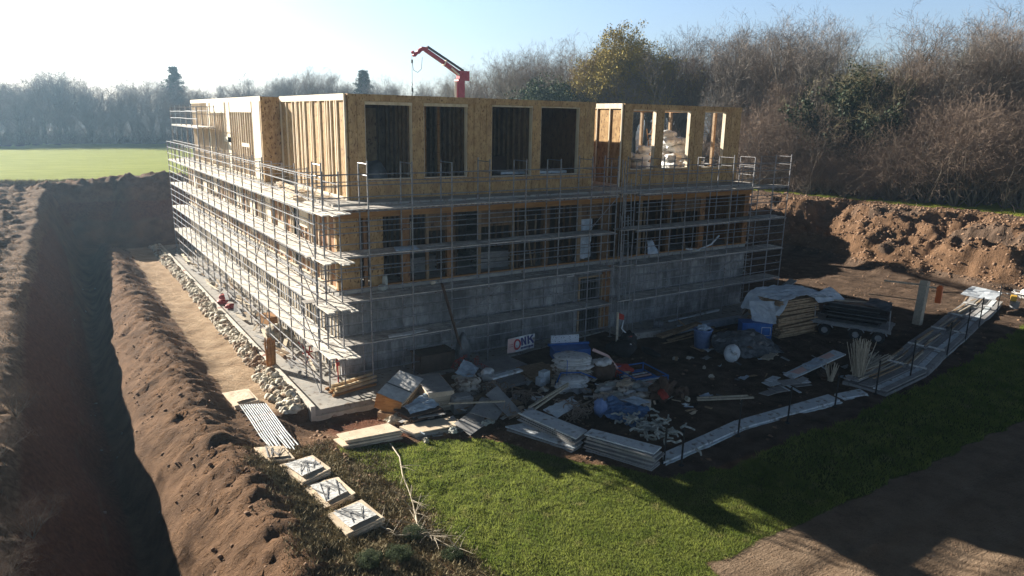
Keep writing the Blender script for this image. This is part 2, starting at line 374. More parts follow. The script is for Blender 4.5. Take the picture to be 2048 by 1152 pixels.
    path = sst(-16.95, -17.3, y + edge * .5) * sst(2.6, 3.4, x + edge * .6)
    sand = sst(-4.9, -4.3, x + edge * .5) * sst(-1.9, -2.5, x) * sst(-3.4, -.5, y + edge) * sst(37.5, 35, y)
    clay = sst(-.2, .4, h) * sst(-8.5, -9.1, x) * sst(3.4, 2.6, h) * sst(34, 28, y)
    clay = np.maximum(clay, sst(3.6, 2.9, h) * sst(1.4, 2.0, h) * sst(38, 40, y) * sst(46, 44, y))
    clay = np.maximum(clay, .8 * sst(-2.8, -1.5, x) * sst(1.5, -.5, x) * sst(-3, -4, y) * sst(-8, -6, y))
    mud = sst(3, 6, x) * sst(.7, .3, h) * sst(-14, -13.3, y)
    clay = np.maximum(clay, .8 * sst(.25, -.2, h) * sst(-8.3, -8.9, x))
    mud = np.maximum(mud, sst(40, 42, x) * sst(.5, 1.2, h) * np.clip((fbm(x * .4, y * .4, 3) - .48) * 5, 0, .8))
    dry = sst(-10.4, -11.2, x - np.clip((y - 8) / 32, 0, 1) * 1.5) * sst(1.6, 2.4, h) * sst(45, 42, y)
    ang = np.arctan2(y + 27.46, x + 9.6); dist = np.hypot(y + 27.46, x + 9.6)
    wood = sst(-1.8, -.2, dist - np.interp(ang, [-2.5, 0.1674, 0.2726, 0.3793, 0.5026, 0.6156, 0.6764, 0.7397, 0.8052, 0.8723, 0.9406, 1.0093, 1.0779, 1.112, 1.2122, 1.4329, 1.6931, 1.7684], [78, 78.0, 78.0, 77.0, 78.0, 81.0, 84.0, 88.0, 92.0, 96.0, 100.0, 110.0, 124.0, 138.0, 156.0, 160.0, 156.0, 156.0]) + edge * 2)
    wood = wood * (ang > -.5) * (ang < 2.2)
    return h, dict(wood=wood, grass=np.clip(lawn, 0, 1), scrub=scrub, field=ff2, path=path, sand=sand, clay=clay, mud=mud, dry=dry)
def hz(x, y): return float(height(np.array([x]), np.array([y]))[0])
# ---------------------------------------------------------------- ground
def ground_mat():
    m = bpy.data.materials.new('ground_soils'); n, b, L = nodes(m); N = n.nodes.new
    tc = N('ShaderNodeTexCoord')
    def noise(sc, det=6, st=(1, 1, 1), rough=.65, rz=0):
        mp = N('ShaderNodeMapping'); mp.vector_type = 'TEXTURE' if False else 'POINT'; mp.inputs['Rotation'].default_value = (0, 0, rz); mp.inputs['Scale'].default_value = st; L.new(tc.outputs['Object'], mp.inputs[0])
        a = N('ShaderNodeTexNoise'); a.inputs['Scale'].default_value = sc; a.inputs['Detail'].default_value = det; a.inputs['Roughness'].default_value = rough
        L.new(mp.outputs[0], a.inputs['Vector']); return a.outputs[0]
    def ramp(src, c1, c2, p=(.35, .65)):
        r = N('ShaderNodeValToRGB'); r.color_ramp.elements[0].position = p[0]; r.color_ramp.elements[1].position = p[1]
        r.color_ramp.elements[0].color = (*c1, 1); r.color_ramp.elements[1].color = (*c2, 1); L.new(src, r.inputs[0]); return r.outputs[0]
    def attr(nm):
        a = N('ShaderNodeAttribute'); a.attribute_name = nm; return a.outputs['Fac']
    def mix(f, a, c):
        x = N('ShaderNodeMix'); x.data_type = 'RGBA'; L.new(f, x.inputs[0]); L.new(a, x.inputs[6]); L.new(c, x.inputs[7]); return x.outputs[2]
    def ragged(a, ns, k=.5):
        # break the border of a soil zone with noise
        m1 = N('ShaderNodeMath'); m1.operation = 'MULTIPLY_ADD'; L.new(ns, m1.inputs[0]); m1.inputs[1].default_value = k; m1.inputs[2].default_value = -k / 2
        m2 = N('ShaderNodeMath'); m2.operation = 'ADD'; L.new(a, m2.inputs[0]); L.new(m1.outputs[0], m2.inputs[1])
        m3 = N('ShaderNodeMapRange'); m3.inputs[1].default_value = .35; m3.inputs[2].default_value = .65; L.new(m2.outputs[0], m3.inputs[0]); return m3.outputs[0]
    n1 = noise(1.1, 8); n2 = noise(6, 6); n3 = noise(.25, 4); n4 = noise(22, 4)
    dirt = ramp(n1, (.105, .058, .032), (.26, .150, .084), (.36, .62))
    grit = ramp(n4, (.09, .055, .035), (.30, .20, .13), (.3, .7))
    f1 = N('ShaderNodeMath'); f1.operation = 'MULTIPLY'; f1.inputs[1].default_value = .45; L.new(n2, f1.inputs[0])
    col = mix(f1.outputs[0], dirt, grit)
    col = mix(ragged(attr('clay'), n1), col, ramp(n2, (.115, .045, .026), (.22, .10, .055)))
    col = mix(ragged(attr('mud'), n1, .6), col, ramp(n1, (.07, .047, .033), (.19, .13, .092), (.34, .66)))
    col = mix(ragged(attr('dry'), n2), col, ramp(n2, (.13, .082, .05), (.31, .205, .13)))
    col = mix(ragged(attr('sand'), n2, .4), col, ramp(n1, (.40, .27, .165), (.60, .44, .29)))
    col = mix(ragged(attr('path'), n2, .3), col, mix(f1.outputs[0], ramp(n1, (.20, .135, .085), (.36, .26, .175)), ramp(n4, (.09, .06, .045), (.42, .32, .24), (.3, .7))))
    col = mix(ragged(attr('scrub'), n2, .9), col, ramp(n2, (.10, .085, .045), (.20, .16, .09)))
    col = mix(ragged(attr('grass'), n2, .4), col, ramp(n1, (.07, .10, .018), (.14, .155, .04), (.34, .64)))
    col = mix(ragged(attr('field'), n2, .4), col, ramp(noise(.35, 7, (1, 3, 1)), (.23, .28, .03), (.36, .39, .06), (.3, .7)))
    col = mix(ragged(attr('wood'), n2, .4), col, ramp(n2, (.035, .025, .018), (.10, .07, .045)))
    L.new(col, b.inputs['Base Color']); b.inputs['Roughness'].default_value = .95; b.inputs['Specular IOR Level'].default_value = .1
    # streaks raked down the slopes and crumbly relief
    st = noise(2.4, 7, (1.0, 4.6, 1.0), .7, .75); s1 = N('ShaderNodeMath'); s1.operation = 'MULTIPLY_ADD'; L.new(st, s1.inputs[0]); s1.inputs[1].default_value = 1.3; L.new(n4, s1.inputs[2])
    s2 = N('ShaderNodeMath'); s2.operation = 'ADD'; L.new(s1.outputs[0], s2.inputs[0]); L.new(n2, s2.inputs[1])
    bp = N('ShaderNodeBump'); bp.inputs['Distance'].default_value = .15; bp.inputs['Strength'].default_value = .85; L.new(s2.outputs[0], bp.inputs['Height']); L.new(bp.outputs[0], b.inputs['Normal'])
    return m
M['ground'] = ground_mat()

def axis(segs):
    out = [segs[0][0]]
    for a, b_, step in segs:
        n = max(1, int(round((b_ - a) / step))); out += list(np.linspace(a, b_, n + 1)[1:])
    return np.array(out)
gx = np.concatenate([-np.geomspace(2500, 18, 34), axis([(-17.5, -12, .3), (-12, -2.2, .13), (-2.2, 8, .17), (8, 20, .26), (20, 36, .4), (36, 58, .24), (58, 80, 1.2)]), np.geomspace(85, 2500, 26)])
gy = np.concatenate([-np.geomspace(400, 31, 10), axis([(-30, -17.5, .16), (-17.5, 2, .15), (2, 24, .22), (24, 50, .28), (50, 80, 1.5)]), np.geomspace(84, 3000, 34)])
GX, GY = np.meshgrid(gx, gy)
H, MK = height(GX, GY, True)
nx, ny = len(gx), len(gy)
V = np.stack([GX, GY, H], -1).reshape(-1, 3)
idx = np.arange(nx * ny).reshape(ny, nx)
F = np.stack([idx[:-1, :-1], idx[:-1, 1:], idx[1:, 1:], idx[1:, :-1]], -1).reshape(-1, 4)
fc = V[F].mean(1); mk = {k: v.reshape(-1)[F].mean(1) for k, v in MK.items()}
zone = np.zeros(len(F), int)
zone[mk['sand'] > .5] = 4
zone[mk['path'] > .5] = 3
zone[(mk['field'] > .5) & (mk['wood'] < .5)] = 2
zone[(mk['grass'] > .5) & (zone == 0)] = 1
tr_foot = -9.35 + np.clip((fc[:, 1] - 8) / 32, 0, 1) * 1.9
zone[(zone == 0) & (fc[:, 2] < .1) & (fc[:, 0] > tr_foot - .9) & (fc[:, 0] < tr_foot + 2.3) & (fc[:, 1] < 36)] = 5
for zi, nm in enumerate(['ground', 'lawn', 'field', 'gravel_path', 'sand_path', 'trench']):
    fs = F[zone == zi]; used, inv = np.unique(fs, return_inverse=True); inv = inv.reshape(-1)
    me = bpy.data.meshes.new(nm); me.vertices.add(len(used)); me.vertices.foreach_set('co', V[used].ravel())
    me.loops.add(len(inv)); me.loops.foreach_set('vertex_index', inv)
    me.polygons.add(len(fs)); me.polygons.foreach_set('loop_start', np.arange(len(fs)) * 4); me.polygons.foreach_set('loop_total', np.full(len(fs), 4))
    me.polygons.foreach_set('use_smooth', np.ones(len(fs), bool))
    for k, v in MK.items():
        a = me.attributes.new(k, 'FLOAT', 'POINT'); a.data.foreach_set('value', v.reshape(-1)[used].astype(np.float32))
    me.update(calc_edges=True); me.materials.append(M['ground'])
    # smooth shading across the borders between the pieces of the one sheet
    o = bpy.data.objects.new(nm, me); COL.objects.link(o); tag(o, kind='structure')

def np_mesh(name, V_, F_, m, kind=None, label=None, cat=None, smooth=False):
    me = bpy.data.meshes.new(name); k = F_.shape[1]
    me.vertices.add(len(V_)); me.vertices.foreach_set('co', np.asarray(V_, float).ravel())
    me.loops.add(F_.size); me.loops.foreach_set('vertex_index', F_.ravel())
    me.polygons.add(len(F_)); me.polygons.foreach_set('loop_start', np.arange(len(F_)) * k); me.polygons.foreach_set('loop_total', np.full(len(F_), k))
    if smooth: me.polygons.foreach_set('use_smooth', np.ones(len(F_), bool))
    me.update(calc_edges=True); me.materials.append(m)
    o = bpy.data.objects.new(name, me); COL.objects.link(o); tag(o, label, cat, kind=kind); return o

# grass blades on the lawn and the scrubby strip, and long blades along the field edge
rs = np.random.RandomState(3)
def blades(name, xs, ys, hgt, wid, m, label):
    z, _ = height(xs, ys), 0
    n = len(xs); a = rs.rand(n) * 2 * np.pi; hh = hgt * (.45 + rs.rand(n)); lean = hh * (.3 + .7 * rs.rand(n)); la = rs.rand(n) * 2 * np.pi
    c, s = np.cos(a) * wid, np.sin(a) * wid
    p0 = np.stack([xs - c, ys - s, z - .01], -1); p1 = np.stack([xs + c, ys + s, z - .01], -1)
    p2 = np.stack([xs + np.cos(la) * lean, ys + np.sin(la) * lean, z + hh], -1)
    V_ = np.stack([p0, p1, p2], 1).reshape(-1, 3); F_ = np.arange(3 * n).reshape(-1, 3)
    return np_mesh(name, V_, F_, m, 'stuff', label, 'grass')
def pick(n, x0, x1, y0, y1, key, thr=.5, clump=1.5, cs=1.2):
    xs = rs.uniform(x0, x1, n); ys = rs.uniform(y0, y1, n); _, k = height(xs, ys, True)
    keep = (k[key] > thr + .25 * (rs.rand(n) - .5)) & (fbm(xs * cs, ys * cs, 3) * clump + rs.rand(n) > .75)
    return xs[keep], ys[keep]
M['blade'] = mat('lawn_blades', (.085, .125, .018), (.20, .23, .05), .9, .7, contrast=(.32, .62), c3=(.24, .21, .09), s3=1.7, t3=(.58, .76))
def translucent(m, f=.45):
    n, b, L = nodes(m); t = n.nodes.new('ShaderNodeBsdfTranslucent'); x = n.nodes.new('ShaderNodeMixShader'); x.inputs[0].default_value = f
    for l in n.links:
        if l.to_socket == b.inputs['Base Color']: src = l.from_socket
    hv = n.nodes.new('ShaderNodeHueSaturation'); hv.inputs['Value'].default_value = 1.7; L.new(src, hv.inputs['Color']); L.new(hv.outputs[0], t.inputs[0])
    L.new(b.outputs[0], x.inputs[1]); L.new(t.outputs[0], x.inputs[2]); L.new(x.outputs[0], n.nodes['Material Output'].inputs[0]); return m
translucent(M['blade'])
M['scrub'] = mat('scrub_blades', (.18, .145, .075), (.36, .30, .17), 1.6, .8)
xs, ys = pick(170000, -2.8, 9, -17.5, -5.5, 'grass', .5, 2.4, .9); blades('lawn_grass', xs, ys, .06, .010, M['blade'], 'short bright green grass of the lawn')
xs, ys = pick(90000, 8, 42, -17.5, -8.5, 'grass'); blades('shaded_lawn_grass', xs, ys, .12, .02, M['blade'], 'dark shaded grass of the lawn strip on the right')
xs, ys = pick(60000, -8, -.8, -20, -4.5, 'scrub', .25, 2.2, 2.2); blades('scrub_grass', xs, ys, .09, .014, M['scrub'], 'brownish scrubby growth beside the row of board stacks')
xs = rs.uniform(-14, 2, 5000); ys = rs.normal(46.6, .35, 5000); blades('field_edge_grass', xs, ys, .28, .03, M['scrub'], 'dry tufts along the near edge of the far field')
xs = rs.uniform(-14, -11, 9000); ys = rs.uniform(-16, 34, 9000); kk = (fbm(xs * 1.2, ys * 1.2, 3) > .5); blades('bank_grass', xs[kk], ys[kk], .12, .014, mat('dead_grass', (.10, .085, .06), (.36, .30, .21), 3, .9), 'dead grey grass on the top of the left bank')

# loose clods and stones
def lumps_mesh(name, pts, sizes, m, label, cat, seed=1, lo=(.7, .7, .5)):
    vs0, fs0 = ICO[0]; vs0 = np.array(vs0); fs0 = np.array(fs0); r = np.random.RandomState(seed); n = len(pts)
    k = 1 + .55 * (r.rand(n, len(vs0), 1) - .5)
    sc = (.6 + .8 * r.rand(n, 1, 3)) * sizes[:, None, None] * np.array(lo)[None, None]
    V_ = vs0[None] * k * sc + pts[:, None]; F_ = fs0[None] + (np.arange(n) * len(vs0))[:, None, None]
    return np_mesh(name, V_.reshape(-1, 3), F_.reshape(-1, 3), m, 'stuff', label, cat)
def scatter(n, x0, x1, y0, y1, cond=None):
    xs = rs.uniform(x0, x1, n); ys = rs.uniform(y0, y1, n); h, k = height(xs, ys, True)
    if cond is not None: q = cond(xs, ys, h, k); xs, ys, h = xs[q], ys[q], h[q]
    return np.stack([xs, ys, h], -1)
P1 = scatter(6500, -8.3, -1.5, -18, 34, lambda x, y, h, k: (k['sand'] < .5) & (h > .12) & (fbm(x * 1.5, y * 1.5, 3) > .47))
P2 = scatter(12000, 40, 56, -9, 17, lambda x, y, h, k: (h > .25) & (k['field'] < .4))
P3 = scatter(1600, -3, 6, -12, -3, lambda x, y, h, k: (k['grass'] < .3))
P4 = scatter(60, -9.6, -7.2, -14, 30, lambda x, y, h, k: h < .2)
P5 = scatter(2200, 5, 42, -14, 12, lambda x, y, h, k: (k['grass'] < .3) & ((x > 26) | (y < -2.6)))
for nm, P, s, lb in (('soil_clods', P1, .035, 'crumbly brown clods on the earth berm'), ('bank_clods', P2, .075, 'broken clods of the sunlit earth bank on the right'),
                 ('red_soil_crumbs', P3, .05, 'reddish soil crumbs below the slab corner'), ('trench_stones', P4, .05, 'small stones in the bottom of the trench'), ('yard_crumbs', P5, .05, 'soil crumbs trodden over the dark yard')):
    lumps_mesh(nm, P, s * (.35 + rs.rand(len(P)) ** 3 * 2.2), M['stone'] if 'stones' in nm else M['clod'], lb, 'soil')
Pp = scatter(2600, 2.6, 30, -22, -16.9, lambda x, y, h, k: k['path'] > .5)
lumps_mesh('path_gravel', Pp, .02 * (.4 + rs.rand(len(Pp)) * 1.3), M['clod'], 'scattered gravel on the brown path', 'gravel')

# cream rubble packed along the slab edge
n = 5200; ys = rs.uniform(-2.6, 36, n); t = rs.rand(n)
xs = -2.3 - (.05 + .55 * t) * (.8 + .45 * fbm(ys * .8, ys * 0 + 3, 3) * 1.2) * np.where(ys < 2, 1.25, 1)
zz = .20 * (1 - t) ** .8 * (.6 + .8 * fbm(ys * 1.3, ys * 0, 3)) * rs.rand(n) ** .5
P = np.stack([xs, ys, zz], -1)
vs0, fs0 = ICO[1]; vs0 = np.array(vs0); fs0 = np.array(fs0)
k = 1 + .4 * (rs.rand(n, len(vs0), 1) - .5); sc = (.5 + rs.rand(n, 1, 3)) * (.045 + .12 * rs.rand(n) ** 3)[:, None, None]
np_mesh('rubble', (vs0[None] * k * sc + P[:, None]).reshape(-1, 3), (fs0[None] + (np.arange(n) * len(vs0))[:, None, None]).reshape(-1, 3), M['rubble'], 'stuff', 'cream lumps of rubble and insulation packed along the slab edge', 'rubble')

# ---------------------------------------------------------------- the building
B = thing('building', 'unfinished three storey building with concrete base, timber frame storey and open timber upper rooms', 'building', (12.5, 17, 0))
def part(name, mb, m, **k): return mb.build(name, M[m] if isinstance(m, str) else m, B, **k)
LX, LY = 25.0, 34.0
# slab
mb = MB(); mb.slab([(-2.2, -2.92), (.62, -2.92), (.9, -2.2), (14.1, -.32), (14.3, -2.2), (21.7, -2.8), (22.5, -2.1), (25.3, -.35), (25.3, 36.4), (-2.2, 36.4)], -.6, .30 - .25)
part('foundation_slab', mb, 'slabc')
mb = MB(); mb.box(-2.27, -2.10, -2.98, 36.4, -.5, .24); mb.box(-2.1, .64, -3.0, -2.9, -.6, -.16)
part('slab_edge', mb, 'slabedge')
# concrete storey 0..3.55
zc = 3.55
mb = MB()
mb.box(0, 12.48, 0, .35, .05, zc); mb.box(13.92, LX, 0, .35, .05, zc); mb.box(12.48, 13.92, 0, .35, 2.88, zc); mb.box(12.48, 13.92, 0, .35, 1.38, 1.6)
part('concrete_wall', mb, 'conc')
mb = MB()
segs = [(.35, 3.6, 0), (3.6, 4.6, 1), (4.6, 9.4, 0), (9.4, 11.2, 1), (11.2, 15, 0), (15, 16.6, 1), (16.6, 21, 0), (21, 23, 1), (23, 27, 0), (27, 28.4, 1), (28.4, LY, 0)]
for a, b_, o in segs:
    if o == 0: mb.box(0, .35, a, b_, .05, zc)
    else: mb.box(0, .35, a, b_, 2.5, zc); mb.box(0, .35, a, b_, .05, .5)
mb.mi = 1
for y in np.arange(.2, LY, .42): mb.box(-.035, 0.01, y, y + .06, .07, zc - random.uniform(0, .25))
part('concrete_wall', mb, [M['conc'], M['pale']])
mb = MB(); mb.box(LX - .35, LX, .35, LY, .05, zc); mb.box(.35, LX - .35, LY - .35, LY, .05, zc); part('concrete_wall', mb, 'conc')
# jambs of the openings in the front
mb = MB()
for x in (12.42, 13.9): mb.box(x, x + .1, -.06, .1, .06, 2.98)
for z in (1.36, 1.6, 2.9): mb.box(12.52, 13.9, -.05, .1, z, z + .08)
part('door_frame', mb, 'wood')
mb = MB(); mb.box(13.98, 14.5, -.045, 0, .06, 3.4); part('cladding_panel', mb, 'osb_brown')
mb = MB()
for x in np.arange(12.6, 13.85, .18): mb.tube((x, .1, 1.7), (x, .1, 2.85), .014, 5); mb.tube((x, .1, .1), (x, .1, 1.3), .012, 5)
part('window_bars', mb, 'grey')
# floors
mb = MB(); mb.box(.02, LX - .02, .02, LY - .02, zc, zc + .14); part('floor_slab', mb, 'slabc')
mb = MB(); mb.box(-.14, LX + .1, -.12, LY, 7.08, 7.26); part('terrace_slab', mb, 'slabc')
# timber storey 3.69..7.08
z0, z1 = zc + .14, 7.08
mb = MB(); mb.box(-.06, LX, -.07, .22, 6.66, 6.98); mb.box(.0, LX, 0, .2, z0, z0 + .1); part('ring_beam', mb, 'beam')
mb = MB(); r2 = random.Random(4)
for x in np.arange(.3, LX, .27):
    h_ = r2.uniform(.08, .17); part('joist_end', MB().box(x, x + r2.uniform(.05, .1), -.19 - r2.uniform(0, .03), -.071, 7.075 - h_, 7.075), 'pale')
M['osb_dark'] = mat('shade_toned_board', (.11, .06, .028), (.23, .135, .065), 4, .9, .004, c3=(.04, .02, .01), s3=9, t3=(.58, .68), stretch=(1, 1, .5))  # shade of the rooms and front frame put into the board colour
M['dark_stud'] = mat('shade_toned_stud', (.20, .13, .07), (.34, .23, .13), 4, .9)  # stud colour lowered too, carrying painted shade
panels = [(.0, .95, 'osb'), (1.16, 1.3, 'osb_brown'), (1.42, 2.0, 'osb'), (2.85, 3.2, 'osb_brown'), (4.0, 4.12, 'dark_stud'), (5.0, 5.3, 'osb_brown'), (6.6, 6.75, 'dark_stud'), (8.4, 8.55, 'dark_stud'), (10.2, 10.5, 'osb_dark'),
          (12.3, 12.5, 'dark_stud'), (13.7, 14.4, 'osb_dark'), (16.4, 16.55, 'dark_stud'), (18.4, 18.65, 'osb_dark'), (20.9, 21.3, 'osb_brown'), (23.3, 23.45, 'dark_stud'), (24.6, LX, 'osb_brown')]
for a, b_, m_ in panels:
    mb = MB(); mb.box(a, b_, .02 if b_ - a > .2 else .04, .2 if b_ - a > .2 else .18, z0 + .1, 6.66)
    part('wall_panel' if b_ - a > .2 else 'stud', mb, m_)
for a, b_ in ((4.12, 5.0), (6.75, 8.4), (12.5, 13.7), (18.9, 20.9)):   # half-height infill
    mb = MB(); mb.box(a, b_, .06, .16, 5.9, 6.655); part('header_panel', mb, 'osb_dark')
# inner partitions seen through the frame
def studwall(x0, x1, y, za, zb, m_, sm, step=.45, name='inner_wall', axis_='x', th=.04, side=-1):
    mb = MB()
    if axis_ == 'x': mb.box(x0, x1, y, y + th, za, zb)
    else: mb.box(y, y + th, x0, x1, za, zb)
    part(name, mb, m_)
    mb = MB(); t = x0 + .1
    while t < x1 - .05:
        if axis_ == 'x': mb.box(t, t + .05, y + (side * .1 if side < 0 else th), y if side < 0 else y + th + .1, za, zb)
        else: mb.box(y + (side * .1 if side < 0 else th), y if side < 0 else y + th + .1, t, t + .05, za, zb)
        t += step * random.uniform(.8, 1.15)
    part('studs', mb, sm)
M['osb_deep'] = mat('deep_shade_toned_board', (.045, .027, .015), (.10, .06, .034), 4, .9)  # board colour darkened further for shade inside the timber storey
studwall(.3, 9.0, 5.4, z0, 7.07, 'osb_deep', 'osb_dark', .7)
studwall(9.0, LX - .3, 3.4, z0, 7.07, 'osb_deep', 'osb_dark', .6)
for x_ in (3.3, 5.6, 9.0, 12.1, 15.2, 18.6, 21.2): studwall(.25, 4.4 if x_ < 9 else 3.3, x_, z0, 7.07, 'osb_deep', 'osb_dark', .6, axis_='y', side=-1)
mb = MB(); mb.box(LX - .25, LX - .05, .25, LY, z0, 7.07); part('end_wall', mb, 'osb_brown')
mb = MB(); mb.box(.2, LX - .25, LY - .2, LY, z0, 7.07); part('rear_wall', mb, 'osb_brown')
# left face of the timber storey: board backing with pale studs and pale infill panels
mb = MB()
for a, b_ in ((.25, 5.2), (6.3, 11), (12.1, 17.5), (18.8, 24), (25.4, LY - .2)): mb.box(.07, .18, a, b_, z0, 7.07)
part('board_wall', mb, 'osb_brown')
mb = MB(); y = .22; r2 = random.Random(9)
while y < LY - .3: mb.box(0, .067, y, y + .055, z0 + .1, 6.78); y += r2.choice((.35, .5, .6, .8))
part('wall_studs', mb, 'pale')
mb = MB(); mb.box(-.02, .066, .2, LY, 6.79, 7.06); mb.box(-.02, .066, .2, LY, z0, z0 + .1); part('wall_plates', mb, 'pale')
mb = MB()
for a, b_, c, d in ((1.2, 1.9, 3.9, 5.3), (3.6, 4.9, 5.8, 6.7), (7.2, 8.4, 4.0, 5.6), (9.6, 10.5, 5.2, 6.7), (12.9, 14.0, 4.2, 6.0), (16.0, 17.0, 5.4, 6.7), (19.6, 21.0, 4.0, 5.4), (22.6, 23.6, 5.5, 6.7), (26, 27.4, 4.2, 6), (29.5, 31, 4, 6.5)):
    part('infill_sheet', MB().box(-.025, -.003, a, b_, c, d), 'pale')

# ---- upper rooms -------------------------------------------------------
zb, zt = 7.26, 11.55
def face_x(x0, x1, y, th, opens, za, zbt, names=('osb_flake',)):
    """front wall with openings, as separate piers, sills and headers"""
    cuts = [x0] + [v for o in opens for v in o[:2]] + [x1]
    for i in range(0, len(cuts), 2):
        a, b_ = cuts[i], cuts[i + 1]
        mb = MB(); mb.box(a, b_, y, y + th, za, zbt - .02)
        # battens proud of the pier give it its boarded look
        k = max(1, int((b_ - a) / .32)); ww = (b_ - a) / k
        for j in range(k): mb.box(a + j * ww + .012, a + (j + 1) * ww - .012, y - .018 - .012 * (j % 2), y - .002, za + .01, zbt - .3)
        part('pier', mb, 'osb_flake')
    for (a, b_, c, d) in opens:
        mb = MB(); mb.box(a, b_, y + .01, y + th - .01, za, c); mb.box(a + .02, b_ - .02, y - .012, y + .008, za + .05, za + (c - za) * .48); mb.box(a + .02, b_ - .02, y - .018, y + .008, za + (c - za) * .52, c - .04)
        part('sill_panel', mb, 'osb_flake')
        mb = MB(); mb.box(a, b_, y - .01, y + th - .01, d, zbt - .28); part('header_panel', mb, 'pine')
        mb = MB(); mb.box(a, a + .028, y + .02, y + th + .02, c, d); mb.box(b_ - .028, b_, y + .02, y + th + .02, c, d); mb.box(a + .028, b_ - .028, y - .02, y + th + .02, c, c + .03)
        part('window_lining', mb, 'pale')
    mb = MB(); mb.box(x0 - .01, x1 + .01, y - .04, y + th + .02, zbt - .27, zbt); part('top_beam', mb, 'beam' if x0 < -9 else 'osb_flake')
# block A
AX0, AX1, AY0, AY1 = .9, 13.95, 1.1, 10.3
face_x(AX0 + .16, AX1, AY0, .22, [(1.78, 3.91, 8.08, 11.14), (4.46, 6.62, 8.08, 11.14), (7.9, 10.16, 8.04, 11.2), (10.65, 12.98, 8.04, 11.22)], zb, zt)
def stud_face(x, y0, y1, studs, back, mstud, hdr=.26, za=zb, zbt=zt, depth=.07):
    """a side wall seen from the left: boards behind, bright studs and plate in front"""
    mb = MB(); mb.box(x + depth, x + depth + .05, y0, y1, za, zbt - .02); part('side_boards', mb, back)
    mb = MB(); mb.box(x - .01, x + depth - .003, y0, y1, zbt - hdr, zbt + .004); part('wall_plate', mb, mstud)
    mb = MB(); mb.box(x - .01, x + depth - .003, y0, y1, za, za + .12); part('sole_plate', mb, mstud)
    for s in studs:
        mb = MB(); mb.box(x, x + depth - .003, s, s + random.uniform(.045, .07), za + .12, zbt - hdr); part('stud', mb, mstud)
stud_face(AX0, AY0, AY1, [AY0, 2.0, 2.22, 2.75, 3.15, 3.4, 4.15, 4.35, 5.2, 5.45, 6.3, 6.5, 6.9, 7.5, 7.72, 8.2, 9.2, AY1 - .08], 'osb', 'pale')
mb = MB(); mb.box(AX1 - .2, AX1, AY0 + .22, AY1, zb, zt - .03); part('side_wall', mb, 'osb_brown')
mb = MB(); mb.box(AX0 + .21, AX1 - .2, AY1 - .2, AY1, zb, zt - .03); part('rear_wall', mb, 'osb_brown')
mb = MB(); mb.box(AX0 + .22, AX1 - .21, AY0 + .25, AY1 - .01, zt - .32, zt - .05); part('roof_deck', mb, 'osb_brown')
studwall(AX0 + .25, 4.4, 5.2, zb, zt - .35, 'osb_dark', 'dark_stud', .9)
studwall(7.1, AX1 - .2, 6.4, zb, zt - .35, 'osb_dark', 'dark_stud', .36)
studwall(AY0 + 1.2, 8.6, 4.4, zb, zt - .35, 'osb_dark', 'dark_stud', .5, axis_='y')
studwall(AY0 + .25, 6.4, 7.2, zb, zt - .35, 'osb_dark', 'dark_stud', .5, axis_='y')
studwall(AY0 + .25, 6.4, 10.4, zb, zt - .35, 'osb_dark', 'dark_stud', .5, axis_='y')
mb = MB(); mb.box(5.35, 5.5, 3.0, 3.1, zb, zt - .35); mb.box(5.9, 6.0, 2.6, 2.7, zb, zt - .35); part('inner_post', mb, 'beam')
mb = MB(); mb.box(3.0, 3.9, 5.05, 5.09, zb + .1, zt - .5); part('loose_sheet', mb, 'osb')  # lighter sheet added for the lit part of the inner wall
mb = MB(); mb.box(2.0, 2.35, 3.4, 3.44, 9.9, 11.0); part('pale_sheet', mb, 'pale')
# block B, roofless
BX0, BX1, BY0, BY1 = 16.0, 25.27, 1.4, 8.6
face_x(BX0 + .16, BX1, BY0, .22, [(16.78, 18.48, 8.13, 11.19), (19.06, 21.1, 8.13, 11.19), (22.2, 24.0, 8.13, 11.2)], zb, zt)
stud_face(BX0, BY0, BY1, [BY0, 2.35, 3.4, 4.6, 5.8, 7.0, BY1 - .08], 'osb', 'pale')
mb = MB()
for x in (16.3, 18.7, 20.4, 22.3, 24.0, 25.1): part('rear_post', MB().box(x, x + .16, BY1 - .18, BY1, zb, zt - .3), 'wood')
for y in (3.2, 5.0, 6.9): part('side_post', MB().box(BX1 - .2, BX1 - .02, y, y + .16, zb, zt - .3), 'wood')
mb = MB(); mb.box(BX0 + .2, BX1, BY1 - .2, BY1 + .02, zt - .3, zt - .04); mb.box(BX1 - .2, BX1, BY0 + .24, BY1 - .2, zt - .3, zt - .04); part('rear_beam', mb, 'beam')
studwall(BX0 + .3, 18.5, 6.8, zb, zt - .4, 'osb', 'pine', .28)
